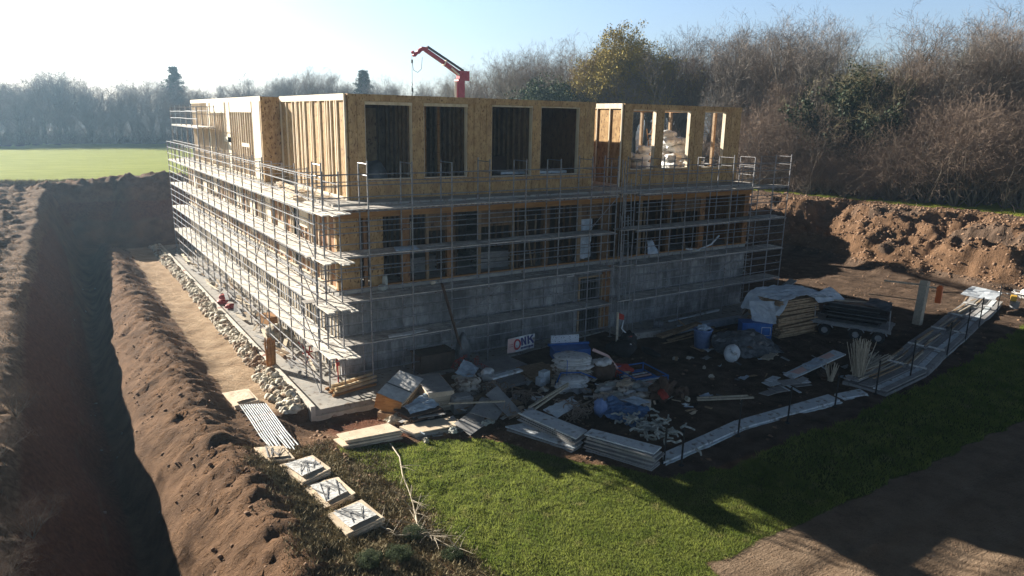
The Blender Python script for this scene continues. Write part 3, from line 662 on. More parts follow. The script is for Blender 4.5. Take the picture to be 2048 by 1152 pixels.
# block L, flush with the left face
LY0, LY1 = 10.5, 30.0
mb = MB(); mb.box(.0, 5.0, LY0, LY0 + .2, zb, zt - .02)
for j in range(8): mb.box(.01 + j * .6, .6 + j * .6 - .02, LY0 - .015 - .01 * (j % 2), LY0 - .002, zb + .01, zt - .06)
part('end_wall', mb, 'osb')
mb = MB(); mb.box(.08, .2, LY0 + .2, LY1, zb, zt - .03); part('side_boards', mb, 'osb_brown')
mb = MB(); mb.box(-.01, .077, LY0 + .002, LY1, zt - .24, zt); mb.box(-.01, .077, LY0 + .2, LY1, zb, zb + .14); part('wall_plate', mb, 'pale')
r2 = random.Random(2)
for s in np.arange(LY0 + 1.9, LY1 - .1, .52):
    mb = MB(); mb.box(0, .077, s, s + r2.choice((.05, .08)), zb + .14, zt - .24); part('stud', mb, 'pale')
for a, b_, c, d in ((LY0 + .21, LY0 + 1.7, zb + .14, zt - .24), (12.4, 17.4, 10.75, zt - .245), (17.6, 18.4, zb + .14, zt - .245), (18.9, 23.0, 10.7, zt - .245), (17.6, 19.4, 9.0, 9.3), (23.4, 24.1, zb + .14, zt - .245), (13.2, 15.0, 8.9, 9.1)):
    mb = MB(); mb.box(-.022, -.002, a, b_, c, d); part('cover_sheet', mb, 'pale')
mb = MB(); mb.box(.22, 6, LY1 - .2, LY1, zb, zt - .03); mb.box(5.8, 6, LY0 + .2, LY1 - .2, zb, zt - .03); part('rear_wall', mb, 'osb_brown')
mb = MB(); mb.box(.23, 5.8, LY0 + .21, LY1 - .2, zt - .3, zt - .06); part('roof_deck', mb, 'osb_brown')
# far units behind, low
# ---------------------------------------------------------------- scaffolding
def scaffold(name, label, o, along, out, spans, levels, top, guard=(.45, .9, 1.32), boards='plank', seed=1, over=(0, 0), mid=(.6, 1.2), braces=(), base=.05, deep=1.0, basef=None, group='scaffolding round the building'):
    """o: wall point, along/out: unit vectors; spans: frame positions along; inner line .3 out, outer line .3+deep out"""
    A = Vector(along); O = Vector(out); o = Vector(o); rn = random.Random(seed)
    T = thing(name, label, 'scaffolding', o + A * (spans[0] + spans[-1]) / 2 + O * .8, group)
    P = lambda s, d, z: o + A * s + O * d + Vector((0, 0, z))
    di, do = .3, .3 + deep
    for s in spans:
        bz = base if basef is None else basef(P(s, do, 0))
        fr = MB()
        for d in (di, do):
            l = rn.uniform(-.03, .03); tz = top + rn.uniform(-.08, .1)
            mb = MB(); mb.tube(P(s, d, bz), P(s + l, d, tz), .031, 6); mb.obox(P(s, d, bz + .01), (.16, .16, .02))
            for z in levels: mb.tube(P(s + l * z / top, d, z - .16), P(s + l * z / top, d, z - .04), .04, 6)
            fr.v, fr.f, fr.m = fr.v + mb.v, fr.f + [tuple(i + len(fr.v) for i in f) for f in mb.f], fr.m + mb.m
        mb = fr
        for z in list(levels): mb.tube(P(s, di, z - .07), P(s, do, z - .07), .022, 5)
        mb.tube(P(s, di, top - .06), P(s, do, top - .06), .02, 5)
        mb.tube(P(s, di, top - .5), P(s, do, top - .5), .016, 5)
        mb.build('frame', M['steel'], T)
    a, b_ = spans[0], spans[-1]
    for z in levels:
        for d, zz in ((do, z - .1), (di, z - .1)):
            mb = MB(); mb.tube(P(a - .15, d, zz), P(b_ + .15, d, zz), .027, 5); mb.build('ledger', M['steel'], T)
        if rn.random() < 2: MB().tube(P(a, di, z + .95 if z + .95 < top else z + .4), P(b_, di, z + .95 if z + .95 < top else z + .4), .02, 5).build('guard_rail', M['steel'], T)
        for g in guard:
            if z + g < top:
                mb = MB(); mb.path([P(a + (b_ - a) * k / 6 - (.2 if k == 0 else 0), do + .03, z + g + rn.uniform(-.015, .015)) for k in range(7)], .024, 5); mb.build('guard_rail', M['steel'], T)
    z = levels[0]
    for g in mid:
        mb = MB(); mb.tube(P(a, do, g), P(b_, do, g), .024, 5); mb.build('guard_rail', M['steel'], T)
    for z in levels:
        for i in range(len(spans) - 1):
            s0, s1 = spans[i], spans[i + 1]
            if i == 0: s0 -= over[0]
            if i == len(spans) - 2: s1 += over[1]
            mb = MB(); nb = 4; wd = (deep + .12) / nb
            for j in range(nb):
                e0 = rn.uniform(-.02, .12) + (rn.uniform(0, .55) if (i == 0 and over[0] > 0) else 0); e1 = rn.uniform(-.02, .1)
                d0 = di - .1 + j * wd + .01; zz = z - .035 + rn.uniform(-.006, .012)
                p = P(s0 - e0 * .5, d0, zz); q = P(s1 + e1 * .5, d0, zz)
                mb.beam(P(s0 - e0 * (1 if over[0] and i == 0 else .4), d0 + wd / 2, zz), P(s1 + e1 * .4, d0 + wd / 2, zz + rn.uniform(-.01, .01)), wd - rn.uniform(.012, .04), .042)
            mb.build('deck_boards', M[boards], T)
    for (s0, za, s1, zb_) in braces:
        mb = MB(); mb.tube(P(s0, do + .04, za), P(s1, do + .04, zb_), .02, 5); mb.build('brace', M['steel'], T)
    return T
LV = (1.8, 3.6, 5.4, 7.2)
scaffold('scaffold', 'shaded grey scaffold along the left two thirds of the front wall', (0, 0, 0), (1, 0, 0), (0, -1, 0), [-.95, .88, 2.70, 4.52, 6.35, 8.22, 10.1, 11.95, 13.55], LV, 8.95, seed=3, over=(.1, 0),
         braces=[(4.5, 1.85, 7.0, 3.5), (8.3, 3.5, 11.9, 1.85), (13.6, 7.1, 11.9, 5.6)])
scaffold('scaffold', 'shaded grey scaffold along the right third of the front wall, beyond the ladder bay', (0, 0, 0), (1, 0, 0), (0, -1, 0), [15.05, 16.6, 18.3, 20.1, 21.8, 23.5, 25.3, 26.65], LV, 8.9, seed=5,
         braces=[(19.6, 1.85, 22.9, 3.5)])
ys = [-1.25] + [round(.6 + i * 1.83, 2) for i in range(19)]
ys = [y for y in ys if y < 33.6]
scaffold('scaffold', 'sunlit scaffold with white decks along the left face', (0, 0, 0), (0, 1, 0), (-1, 0, 0), ys, LV, 8.55, seed=8, over=(1.0, .2), boards='plank_pale', deep=1.0, mid=(.5, 1.1),
         braces=[(-1.2, .1, 1.6, 1.7), (-1.2, 1.85, 1.5, 3.5), (-1.2, 3.7, 1.6, 5.3), (-1.2, 5.5, 1.6, 7.1), (8, .1, 6.1, 1.7), (8, 3.7, 6.1, 5.3), (15.2, 1.9, 13.4, 3.5), (22.5, 3.7, 20.7, 5.3), (27.9, 5.5, 26, 7.1), (33, .1, 31.5, 3.5)])
scaffold('scaffold', 'extra high scaffold lift with one white deck at the far left end', (0, 0, 0), (0, 1, 0), (-1, 0, 0), [20.4, 22.4, 24.4, 26.4, 28.4, 30.4], (9.85,), 11.1, seed=12, boards='plank_pale', base=7.25, mid=(8.1, 8.7))
def bf(p): return max(.0, hz(p.x, p.y)) + .02
scaffold('scaffold', 'return scaffold round the right end of the building', (25, 0, 0), (0, 1, 0), (1, 0, 0), [.9, 2.9, 4.9, 6.9, 9, 11], LV, 8.4, seed=15, basef=bf)
# ladders in the gap between the two front scaffolds
def ladder(p, q, w_, label, axis_=(1, 0, 0), mt='grey', n=None, name='ladder'):
    p = Vector(p); q = Vector(q); a = Vector(axis_) * w_ / 2; T = thing(name, label, 'ladder', p, 'ladders of the stair bay' if 'bay' in label else None)
    for s in (-1, 1): MB().tube(p + a * s, q + a * s, .025, 6).build('rail', M[mt], T)
    n = n or int((q - p).length / .3); mb = MB()
    for i in range(1, n): c = p.lerp(q, i / n); mb.tube(c - a, c + a, .016, 5)
    mb.build('rungs', M[mt], T); return T
for k, z in enumerate(LV):
    ladder((14.35 + .05 * k, -1.15, max(.05, z - 1.8)), (14.45, -.95 - .1 * (k % 2), z + .7), .42, ['lowest ladder of the bay, standing on the ground beside the door', 'second ladder of the bay, between the first and second decks', 'third ladder of the bay, in front of the dark timber storey', 'topmost ladder of the bay, reaching the terrace'][k])
T = thing('stair_bay', 'narrow ladder bay with small landings between the two front scaffolds', 'scaffolding', (14.3, -.8, 0), 'scaffolding round the building')
for x in (13.98, 14.72):
    for y in (-1.3, -.3): MB().tube((x, y, .04), (x, y, 8.8), .027, 6).build('standard', M['steel'], T)
for z in LV:
    mb = MB(); mb.box(13.9, 14.85, -1.35, -.75, z + .012, z + .055); mb.build('landing', M['plank'], T)
    for zz in (.5, 1.0): MB().tube((13.95, -1.33, z + zz), (14.75, -1.33, z + zz), .018, 5).build('guard_rail', M['steel'], T)
# ---------------------------------------------------------------- trees
def rib(A, B, r0, r1):
    """flat twig ribbons with random facing, as quads: arrays of start, end, radii"""
    d = B - A; L_ = np.linalg.norm(d, axis=1, keepdims=True) + 1e-6; d = d / L_
    q = rs.normal(size=A.shape); s = np.cross(d, q); s /= np.linalg.norm(s, axis=1, keepdims=True) + 1e-6
    V_ = np.stack([A - s * r0[:, None], A + s * r0[:, None], B + s * r1[:, None], B - s * r1[:, None]], 1).reshape(-1, 3)
    return V_, np.arange(len(V_)).reshape(-1, 4)
def grow(seed, trunk=.42, spread=1.0, limbs=12, stems=1, up=.3, curl=.3, fine=3, fan=1.0, lens=(.42, .31, .18, .10, .055, .032)):
    """a bare winter tree of height 1: heavy limbs as tubes, twigs as ribbons"""
    rn = random.Random(seed); heavy = MB(); tw = []
    def run(p, d, L_, r, lvl):
        n = (5, 5, 4, 3, 2, 2)[lvl]; pts = [p.copy()]; ds = []; end = (.35, .2, .25, .35, .5, .5)[lvl]
        for i in range(n):
            j = Vector((rn.gauss(0, 1), rn.gauss(0, 1), rn.gauss(0, .7))) * curl * (.35 if lvl == 0 else 1)
            d = (d + j * .5 + Vector((0, 0, up * (.5 if lvl < 3 else .2)))).normalized(); p = p + d * (L_ / n); pts.append(p.copy()); ds.append(d.copy())
        rr = [r * (1 - (1 - end) * i / n) for i in range(n + 1)]
        for i in range(n):
            if lvl <= 2: heavy.tube(pts[i], pts[i + 1], rr[i], (6, 5, 3)[lvl], rr[i + 1], cap=False)
            else: tw.append((pts[i], pts[i + 1], rr[i], rr[i + 1]))
        if lvl == 5 or (lvl == 4 and fine == 0): return
        kids = (limbs, 5, 5, 4, fine)[lvl]
        for c in range(kids):
            t = (c + rn.random()) / kids; t = (.38 + .62 * t) if lvl == 0 else (.18 + .82 * t); t = min(t, .999); i = int(t * n); q = pts[i].lerp(pts[i + 1], t * n - i); bd = ds[i]
            o = bd.orthogonal().normalized(); o = Matrix.Rotation(rn.uniform(0, 6.283), 3, bd) @ o
            a = rn.uniform(.45, .95) * spread * (1 if lvl else 1.15 - .6 * t)
            nd = (bd * math.cos(a) + o * math.sin(a)).normalized()
            run(q, nd, lens[lvl + 1] * rn.uniform(.7, 1.25) * (1.25 - .5 * t if lvl == 0 else 1.1 - .35 * t), max(rr[min(i, n)] * rn.uniform(.48, .66), .0004), lvl + 1)
    for s in range(stems):
        a = rn.uniform(0, 6.28); tl = rn.uniform(.05, .35) * (stems > 1) * fan
        if stems <= 3: run(Vector((0, 0, -.01)), Vector((math.cos(a) * tl, math.sin(a) * tl, 1)).normalized(), trunk * rn.uniform(.85, 1.15), .021 if stems == 1 else .015, 0)
        else: run(Vector((0, 0, -.01)), Vector((math.cos(a) * tl, math.sin(a) * tl, 1)).normalized(), trunk * rn.uniform(.8, 1.2), .0048, 1)
    A = np.array([t[0] for t in tw]); Bq = np.array([t[1] for t in tw]); r0 = np.array([t[2] for t in tw]); r1 = np.array([t[3] for t in tw])
    r0 = np.clip(r0, .0004, .0013); r1 = np.clip(r1, .0003, .0011)
    V_, F_ = rib(A, Bq, r0, r1)
    top = np.percentile(V_[:, 2], 99.6); V_ = V_ / top; hv = np.array(heavy.v) / top
    return hv, heavy.f, V_, F_, Bq / top
def leaves(C_, n, sz, jitter, seed=0):
    r = np.random.RandomState(seed); c = C_[r.randint(0, len(C_), n)] + r.normal(size=(n, 3)) * jitter
    a = r.normal(size=(n, 3)); a /= np.linalg.norm(a, axis=1, keepdims=True); b_ = np.cross(a, r.normal(size=(n, 3))); b_ /= np.linalg.norm(b_, axis=1, keepdims=True)
    s = sz * (.5 + r.rand(n, 1))
    V_ = np.stack([c - a * s, c + b_ * s * .6, c + a * s, c - b_ * s * .6], 1).reshape(-1, 3); return V_, np.arange(4 * n).reshape(-1, 4)
def rawmesh(nm, V_, F_, m):
    me = bpy.data.meshes.new(nm); me.from_pydata(np.asarray(V_).tolist(), [], [tuple(f) for f in np.asarray(F_, dtype=object).tolist()] if not isinstance(F_, np.ndarray) else F_.tolist()); me.materials.append(m); me.update(); return me
M['bark'] = mat('grey_brown_bark', (.085, .072, .058), (.26, .225, .18), 6, .95, rnd=.25)
M['twig_grey'] = mat('grey_twigs', (.155, .135, .118), (.29, .25, .22), 1.2, .95, rnd=.25)
M['twig_brown'] = mat('reddish_brown_twigs', (.13, .092, .068), (.25, .185, .14), 1.2, .95, rnd=.25)
M['twig_olive'] = mat('olive_twigs', (.19, .165, .09), (.32, .28, .15), 1.2, .95, rnd=.2)
M['leaf_yellow'] = mat('yellowing_leaves', (.30, .235, .05), (.46, .37, .10), 2, .9, rnd=.1)
M['ivy'] = mat('ivy_leaves', (.012, .024, .010), (.04, .06, .022), 3, .7)
M['needle'] = mat('conifer_needles', (.02, .04, .022), (.05, .085, .045), 3, .8)
M['bush'] = mat('evergreen_bush', (.025, .045, .014), (.07, .10, .03), 3, .8)
PR = {}
def proto(k, tm, cm, leaf=None, **kw):
    hv, hf, tv, tf, tips = grow(**kw)
    tr = rawmesh('trunk', hv, hf, M[tm]); cr = rawmesh('crown', tv, tf, M[cm])
    lf = None
    if leaf:
        lv, lff = leaves(tips, leaf[0], leaf[1], leaf[2], 3); lf = rawmesh('leaves', lv, lff, M[leaf[3]])
    PR[k] = (tr, cr, lf)
proto('a', 'bark', 'twig_grey', seed=1)
proto('b', 'bark', 'twig_grey', seed=2, spread=1.12, up=.22, trunk=.36)
proto('c', 'bark', 'twig_brown', seed=3, spread=.85, up=.4, trunk=.46)
proto('d', 'bark', 'twig_grey', seed=14, spread=.95, limbs=7, up=.34, trunk=.5, stems=2, fan=1.1, curl=.36)
proto('t', 'bark', 'twig_grey', seed=21, limbs=11, up=.34, curl=.36, trunk=.48)
proto('u', 'bark', 'twig_brown', seed=23, limbs=9, up=.3, curl=.4, trunk=.45, stems=2, fan=1.0)
proto('o', 'bark', 'twig_olive', seed=8, spread=1.0)
proto('s', 'bark', 'twig_brown', seed=5, fine=3, spread=.85, stems=12, up=.25, fan=2.2, trunk=.5, lens=(.5, .4, .26, .15, .085, .05))
proto('r', 'bark', 'twig_brown', seed=6, fine=3, spread=.95, stems=14, up=.18, fan=2.8, trunk=.5, curl=.38, lens=(.5, .4, .27, .16, .09, .055))
proto('y', 'bark', 'twig_olive', seed=7, leaf=(24000, .0065, .012, 'leaf_yellow'))
proto('i', 'bark', 'twig_olive', seed=9, spread=1.1, limbs=13, up=.2)
TREES = [
(-25.9, 128.2, 6.4, 'r', 5.37), (-23.8, 129.4, 8.3, 'b', 4.98), (-20.9, 128.4, 7.5, 'a', 3.74), (-17.6, 129.4, 6.7, 's', 5.22), (-15.3, 128.5, 9.6, 'b', 0.19), (-11.7, 130.2, 10.2, 'b', 1.47),
(-8.2, 129.2, 8.8, 'c', 2.55), (-4.0, 132.3, 9.0, 'c', 1.98), (-0.6, 130.5, 8.0, 'a', 2.51), (4.4, 130.9, 10.2, 'a', 1.34), (9.6, 129.8, 6.1, 'r', 3.56), (12.9, 131.4, 9.0, 'c', 2.09),
(18.4, 130.1, 6.1, 's', 0.07), (21.8, 128.2, 6.7, 's', 1.2), (25.6, 125.8, 9.9, 'a', 2.48), (31.3, 123.2, 11.1, 'b', 1.91), (37.1, 121.5, 10.5, 'b', 4.03), (41.6, 122.0, 10.2, 'c', 0.06),
(46.0, 118.2, 9.9, 'a', 0.57), (47.9, 108.6, 10.0, 'c', 3.91), (50.1, 102.9, 8.1, 's', 1.15), (51.9, 98.3, 8.1, 's', 1.0), (49.6, 84.1, 7.2, 'r', 3.79), (48.6, 72.1, 8.8, 'b', 1.5),
(48.9, 59.0, 12.2, 'd', 3.08), (51.5, 51.0, 13.6, 'a', 1.43), (53.9, 43.3, 12.7, 'b', 1.33), (55.7, 34.0, 6.5, 'r', 0.38), (55.4, 28.2, 12.4, 'a', 0.58), (56.1, 22.3, 11.8, 'c', 3.67),
(57.5, 9.6, 12.3, 'c', 4.98), (60.5, 4.2, 8.3, 's', 2.62), (63.4, 0.7, 11.0, 'd', 4.16), (62.9, -3.8, 6.0, 's', 6.24), (-25.9, 132.8, 10.6, 'd', 2.77), (-21.9, 132.6, 10.9, 'a', 1.95),
(-19.1, 132.9, 11.6, 'a', 3.12), (-15.4, 136.2, 9.8, 'a', 2.31), (-12.3, 135.6, 11.2, 'c', 4.14), (-8.5, 136.9, 11.5, 'c', 1.25), (-4.7, 136.9, 14.2, 'b', 2.41), (-0.6, 135.6, 9.9, 'd', 2.2),
(4.4, 134.9, 9.5, 'c', 5.16), (8.1, 136.1, 12.4, 'd', 2.4), (12.7, 136.5, 12.1, 'd', 2.01), (17.6, 134.0, 11.4, 'c', 3.58), (22.0, 134.3, 9.6, 'b', 2.54), (25.8, 133.0, 10.5, 'b', 5.0),
(31.1, 129.0, 10.7, 'c', 6.02), (36.2, 127.2, 12.1, 'b', 4.49), (41.8, 125.8, 11.7, 'b', 1.71), (46.4, 124.2, 12.6, 'b', 2.47), (50.0, 117.1, 10.5, 'd', 0.82), (51.9, 108.8, 12.9, 'd', 3.45),
(53.5, 98.9, 13.0, 'c', 2.91), (51.3, 80.1, 12.9, 'a', 1.34), (52.8, 67.3, 15.6, 'c', 1.64), (52.3, 54.2, 14.5, 'a', 2.77), (56.6, 48.5, 14.9, 'a', 1.37), (58.2, 39.0, 12.8, 'c', 4.31),
(59.6, 30.1, 16.6, 'd', 5.94), (61.6, 24.0, 13.4, 'b', 2.76), (63.7, 11.8, 12.9, 'a', 3.16), (64.1, 6.1, 15.9, 'd', 3.42), (66.4, 0.8, 11.6, 'b', 0.41), (69.3, -2.9, 15.0, 'd', 1.69),
(-27.7, 138.6, 12.0, 'd', 3.3), (-25.1, 139.1, 9.6, 'c', 0.81), (-21.1, 138.7, 10.3, 'b', 0.07), (-18.0, 141.3, 10.7, 'd', 0.66), (-13.9, 140.0, 12.0, 'c', 4.51), (-9.7, 142.7, 11.3, 'd', 5.18),
(-5.6, 142.0, 15.6, 'b', 3.33), (-0.8, 142.5, 13.9, 'b', 5.75), (3.6, 141.8, 10.9, 'c', 5.59), (7.4, 143.0, 11.1, 'a', 0.84), (11.2, 142.7, 11.6, 'a', 2.73), (16.5, 141.4, 13.2, 'b', 2.53),
(21.1, 138.4, 11.1, 'c', 5.72), (26.8, 136.9, 12.5, 'c', 3.16), (31.9, 135.3, 11.6, 'a', 0.15), (37.5, 134.5, 15.2, 'd', 0.92), (41.1, 131.6, 16.4, 'c', 5.82), (44.7, 129.5, 16.5, 'd', 0.49),
(48.8, 128.6, 13.5, 'c', 2.7), (51.3, 120.0, 13.9, 'b', 1.14), (54.6, 114.6, 12.5, 'b', 3.8), (56.4, 108.5, 12.6, 'a', 5.03), (54.9, 92.9, 13.8, 'd', 3.58), (55.0, 81.7, 13.2, 'c', 1.76),
(55.6, 72.5, 13.8, 'd', 0.84), (55.9, 62.3, 15.5, 'd', 4.81), (59.2, 56.1, 14.2, 'c', 1.89), (61.6, 50.7, 19.1, 'a', 1.46), (63.5, 41.4, 16.3, 'd', 3.58), (64.1, 33.5, 18.7, 'b', 4.4),
(66.6, 26.8, 14.8, 'a', 4.64), (66.8, 20.8, 13.4, 'b', 4.07), (67.5, 16.4, 13.8, 'c', 3.19), (70.5, 10.7, 18.3, 'd', 5.08), (71.8, 7.1, 16.8, 'a', 2.43), (73.5, 1.9, 17.0, 'd', 3.4),
(-27.8, 145.9, 10.5, 'd', 3.75), (-24.7, 145.9, 11.9, 'c', 4.17), (-20.8, 145.8, 12.4, 'a', 3.98), (-17.5, 148.3, 10.3, 'c', 4.7), (-14.6, 149.5, 13.7, 'a', 5.01), (-11.4, 149.1, 12.0, 'b', 0.29),
(-8.3, 149.6, 15.3, 'b', 6.15), (-3.7, 149.3, 12.6, 'd', 2.86), (-0.3, 147.8, 12.8, 'a', 2.28), (3.2, 148.9, 12.5, 'd', 2.29), (8.1, 150.1, 11.1, 'c', 4.61), (11.7, 147.9, 14.1, 'c', 1.73),
(16.7, 149.1, 13.5, 'b', 3.98), (21.4, 146.1, 11.6, 'b', 5.52), (24.8, 144.7, 11.7, 'd', 0.17), (28.4, 144.0, 11.9, 'a', 5.73), (32.3, 142.7, 15.2, 'd', 3.01), (36.3, 141.6, 14.8, 'a', 5.04),
(41.3, 141.1, 15.3, 'b', 2.79), (46.2, 137.6, 13.8, 'b', 4.1), (51.7, 133.9, 14.2, 'b', 2.69), (54.1, 126.6, 14.9, 'a', 3.41), (57.1, 120.8, 14.3, 'd', 1.88), (58.8, 110.4, 12.5, 'a', 4.37),
(58.3, 95.4, 13.2, 'b', 1.37), (58.3, 81.4, 17.0, 'c', 4.45), (60.4, 72.1, 18.4, 'c', 2.75), (62.3, 61.8, 15.8, 'd', 6.08), (65.8, 54.5, 15.2, 'c', 0.15), (68.2, 46.9, 19.2, 'c', 5.01),
(70.3, 40.1, 18.0, 'b', 0.56), (71.5, 33.5, 20.0, 'b', 3.24), (72.5, 26.8, 19.5, 'd', 0.4), (74.7, 21.5, 13.4, 'a', 1.72), (74.8, 16.7, 14.7, 'b', 0.61), (77.2, 11.4, 17.9, 'd', 4.81),
(79.8, 7.3, 15.2, 'c', 5.07), (79.8, 3.0, 15.6, 'a', 4.45), (-28.9, 155.8, 11.7, 'a', 5.06), (-25.1, 156.7, 12.9, 'a', 3.29), (-21.2, 157.1, 11.3, 'd', 5.75), (-18.0, 155.7, 12.1, 'b', 2.02),
(-14.6, 157.2, 11.3, 'a', 2.96), (-10.4, 156.9, 11.8, 'b', 5.73), (-6.0, 156.4, 14.1, 'a', 1.96), (-2.5, 157.6, 14.1, 'd', 3.74), (1.0, 157.2, 11.6, 'b', 5.72), (6.3, 158.5, 13.8, 'd', 5.36),
(10.5, 157.8, 14.1, 'a', 3.03), (14.2, 156.5, 14.4, 'd', 6.13), (19.6, 157.7, 13.7, 'a', 4.13), (23.1, 154.4, 12.3, 'c', 2.83), (27.3, 154.4, 13.9, 'd', 0.99), (31.4, 152.6, 14.2, 'b', 4.0),
(37.2, 150.6, 13.9, 'b', 3.59), (41.0, 148.9, 15.5, 'b', 5.16), (44.8, 147.6, 15.6, 'a', 5.59), (49.8, 144.8, 16.1, 'c', 0.12), (53.9, 143.2, 14.8, 'd', 1.31), (57.4, 137.6, 12.2, 'c', 1.99),
(60.1, 131.0, 14.9, 'a', 2.26), (62.2, 121.8, 13.1, 'd', 4.69), (61.7, 107.6, 13.4, 'd', 4.47), (62.6, 95.7, 12.7, 'a', 5.38), (64.6, 84.1, 18.0, 'b', 1.82), (65.6, 74.7, 16.2, 'c', 4.74),
(68.2, 66.8, 15.5, 'd', 4.59), (72.6, 62.5, 18.1, 'c', 2.81), (73.1, 54.2, 18.3, 'b', 4.26), (75.3, 46.6, 17.6, 'd', 3.72), (76.4, 41.2, 15.5, 'a', 2.72), (78.4, 34.1, 19.9, 'b', 4.06),
(81.8, 28.6, 15.6, 'c', 3.91), (83.1, 22.4, 16.3, 'b', 4.15), (83.6, 16.6, 16.3, 'o', 2.77), (85.7, 12.1, 15.7, 'c', 5.18), (87.6, 7.7, 17.3, 'c', 3.44), (90.2, 4.4, 14.6, 'b', 6.2),
(16.8, 148.3, 16.3, 'k', 4.29), (51.9, 127.0, 16.3, 'k', 5.01), (53.6, 44.1, 17.2, 'y', 1.18), (56.0, 42.1, 15.8, 'y', 5.67), (54.6, 49.5, 15.3, 'y', 3.76), (56.5, 14.0, 13.5, 'i', 1.19),
(58.2, 13.0, 12.3, 'i', 0.5), (48.2, 52.9, 10.2, 'e', 1.47), (49.6, 50.4, 9.7, 'e', 3.46), (50.6, 83.7, 14.0, 't', 1.98), (51.1, 74.5, 14.6, 'u', 2.17), (50.4, 65.8, 15.8, 't', 0.74),
(51.6, 60.8, 15.8, 'u', 0.81), (52.3, 54.5, 17.2, 't', 3.26), (53.3, 49.6, 16.2, 'u', 3.36), (55.9, 38.0, 16.7, 't', 5.46), (58.3, 34.9, 17.4, 'u', 4.91), (57.9, 30.1, 17.3, 't', 0.74),
(58.9, 25.5, 17.7, 't', 1.73), (59.5, 22.0, 17.4, 'u', 1.45), (59.5, 18.4, 16.7, 't', 4.98), (60.7, 9.5, 16.3, 'u', 3.29), (61.3, 7.1, 16.0, 't', 0.19), (62.3, 5.0, 16.1, 'u', 5.92),
(65.1, 3.8, 15.8, 't', 3.95), (63.9, 1.4, 14.9, 'u', 4.03), (39.0, 122.6, 16.3, 't', 4.43), (32.8, 126.4, 14.0, 'b', 2.29), (2.7, 128.3, 6.0, 's', 3.55), (52.7, 22.6, 8.5, 'r', 1.2),
(53.4, 21.1, 9.2, 'r', 2.32), (53.5, 19.1, 9.7, 'r', 3.12), (54.1, 17.6, 8.1, 'r', 1.99), (53.9, 15.7, 8.2, 'r', 4.03), (55.1, 14.7, 5.3, 'r', 3.6), (54.9, 12.9, 4.6, 'r', 3.74),
(54.8, 11.2, 3.1, 'r', 4.51), (55.5, 10.0, 3.6, 'r', 5.03), (55.0, 8.2, 6.3, 'r', 2.6), (56.0, 7.3, 7.1, 'r', 3.16), (56.6, 6.1, 8.9, 'r', 5.43), (57.4, 5.1, 9.9, 'r', 4.35),
(56.7, 3.5, 9.0, 'r', 3.59), (57.4, 2.4, 9.7, 'r', 3.56), (59.0, 1.9, 9.8, 'r', 2.68), (58.5, 0.4, 9.0, 'r', 0.31), (58.5, -0.8, 8.6, 'r', 1.43), (59.8, -1.5, 8.8, 'r', 1.42),
(60.8, -2.3, 7.9, 'r', 5.8), (60.1, -3.6, 7.9, 'r', 2.53), (60.4, -4.6, 8.9, 'r', 4.48), (53.1, 15.8, 4.3, 'r', 5.42), (53.6, 14.2, 4.2, 'r', 4.75), (54.0, 12.2, 3.4, 'r', 3.23),
(54.4, 10.3, 3.0, 'r', 0.0), (54.7, 8.4, 4.3, 'r', 1.8), (52.4, 23.6, 3.6, 'r', 0.38), (52.6, 20.6, 3.3, 'r', 4.89), (-25.6, 127.3, 5.8, 's', 1.84), (-23.5, 127.6, 6.6, 's', 5.6),
(-20.9, 128.5, 7.0, 'r', 5.15), (-19.2, 127.9, 6.7, 'r', 5.4), (-18.1, 129.3, 5.6, 's', 3.2), (-15.7, 130.3, 4.8, 's', 1.84), (-12.6, 130.7, 7.0, 'r', 4.28), (-11.4, 130.3, 5.0, 'r', 2.49),
(-9.1, 130.9, 7.6, 's', 1.61), (-5.9, 130.4, 7.1, 'r', 2.24), (-3.6, 131.3, 6.2, 's', 5.86), (-0.8, 130.0, 7.4, 's', 3.84), (0.4, 131.7, 6.8, 's', 3.18), (2.8, 130.9, 7.3, 'r', 2.54),
(6.2, 130.1, 5.1, 's', 1.48), (8.4, 130.8, 7.8, 's', 5.93), (10.6, 130.5, 6.0, 'r', 0.02), (14.6, 129.0, 8.4, 'r', 1.92), (16.6, 128.4, 7.6, 's', 3.56), (19.8, 127.6, 7.2, 'r', 3.29),
(21.8, 128.2, 6.3, 'r', 2.93), (24.3, 127.0, 7.1, 's', 1.22), (28.2, 124.5, 7.4, 's', 1.95), (30.5, 124.8, 6.2, 'r', 4.34), (33.4, 122.4, 8.6, 's', 3.41), (36.0, 123.0, 8.3, 's', 0.32),
(38.5, 121.7, 6.3, 'r', 4.59), (41.4, 120.2, 7.4, 'r', 1.53), (43.6, 119.3, 6.4, 'r', 0.37), (45.8, 115.2, 8.6, 's', 0.77), (47.8, 110.2, 8.8, 'r', 3.13), (48.8, 103.9, 7.9, 's', 0.55),
(50.0, 101.6, 6.2, 's', 4.08), (51.5, 97.5, 7.3, 'r', 1.52)]
TLA = [(1.7684, 156.0), (1.6931, 156.0), (1.4329, 160.0), (1.2122, 156.0), (1.112, 138.0), (1.0779, 124.0), (1.0093, 110.0), (0.9406, 100.0), (0.8723, 96.0), (0.8052, 92.0), (0.7397, 88.0), (0.6764, 84.0), (0.6156, 81.0), (0.5026, 78.0), (0.3793, 77.0), (0.2726, 78.0), (0.1674, 78.0)]
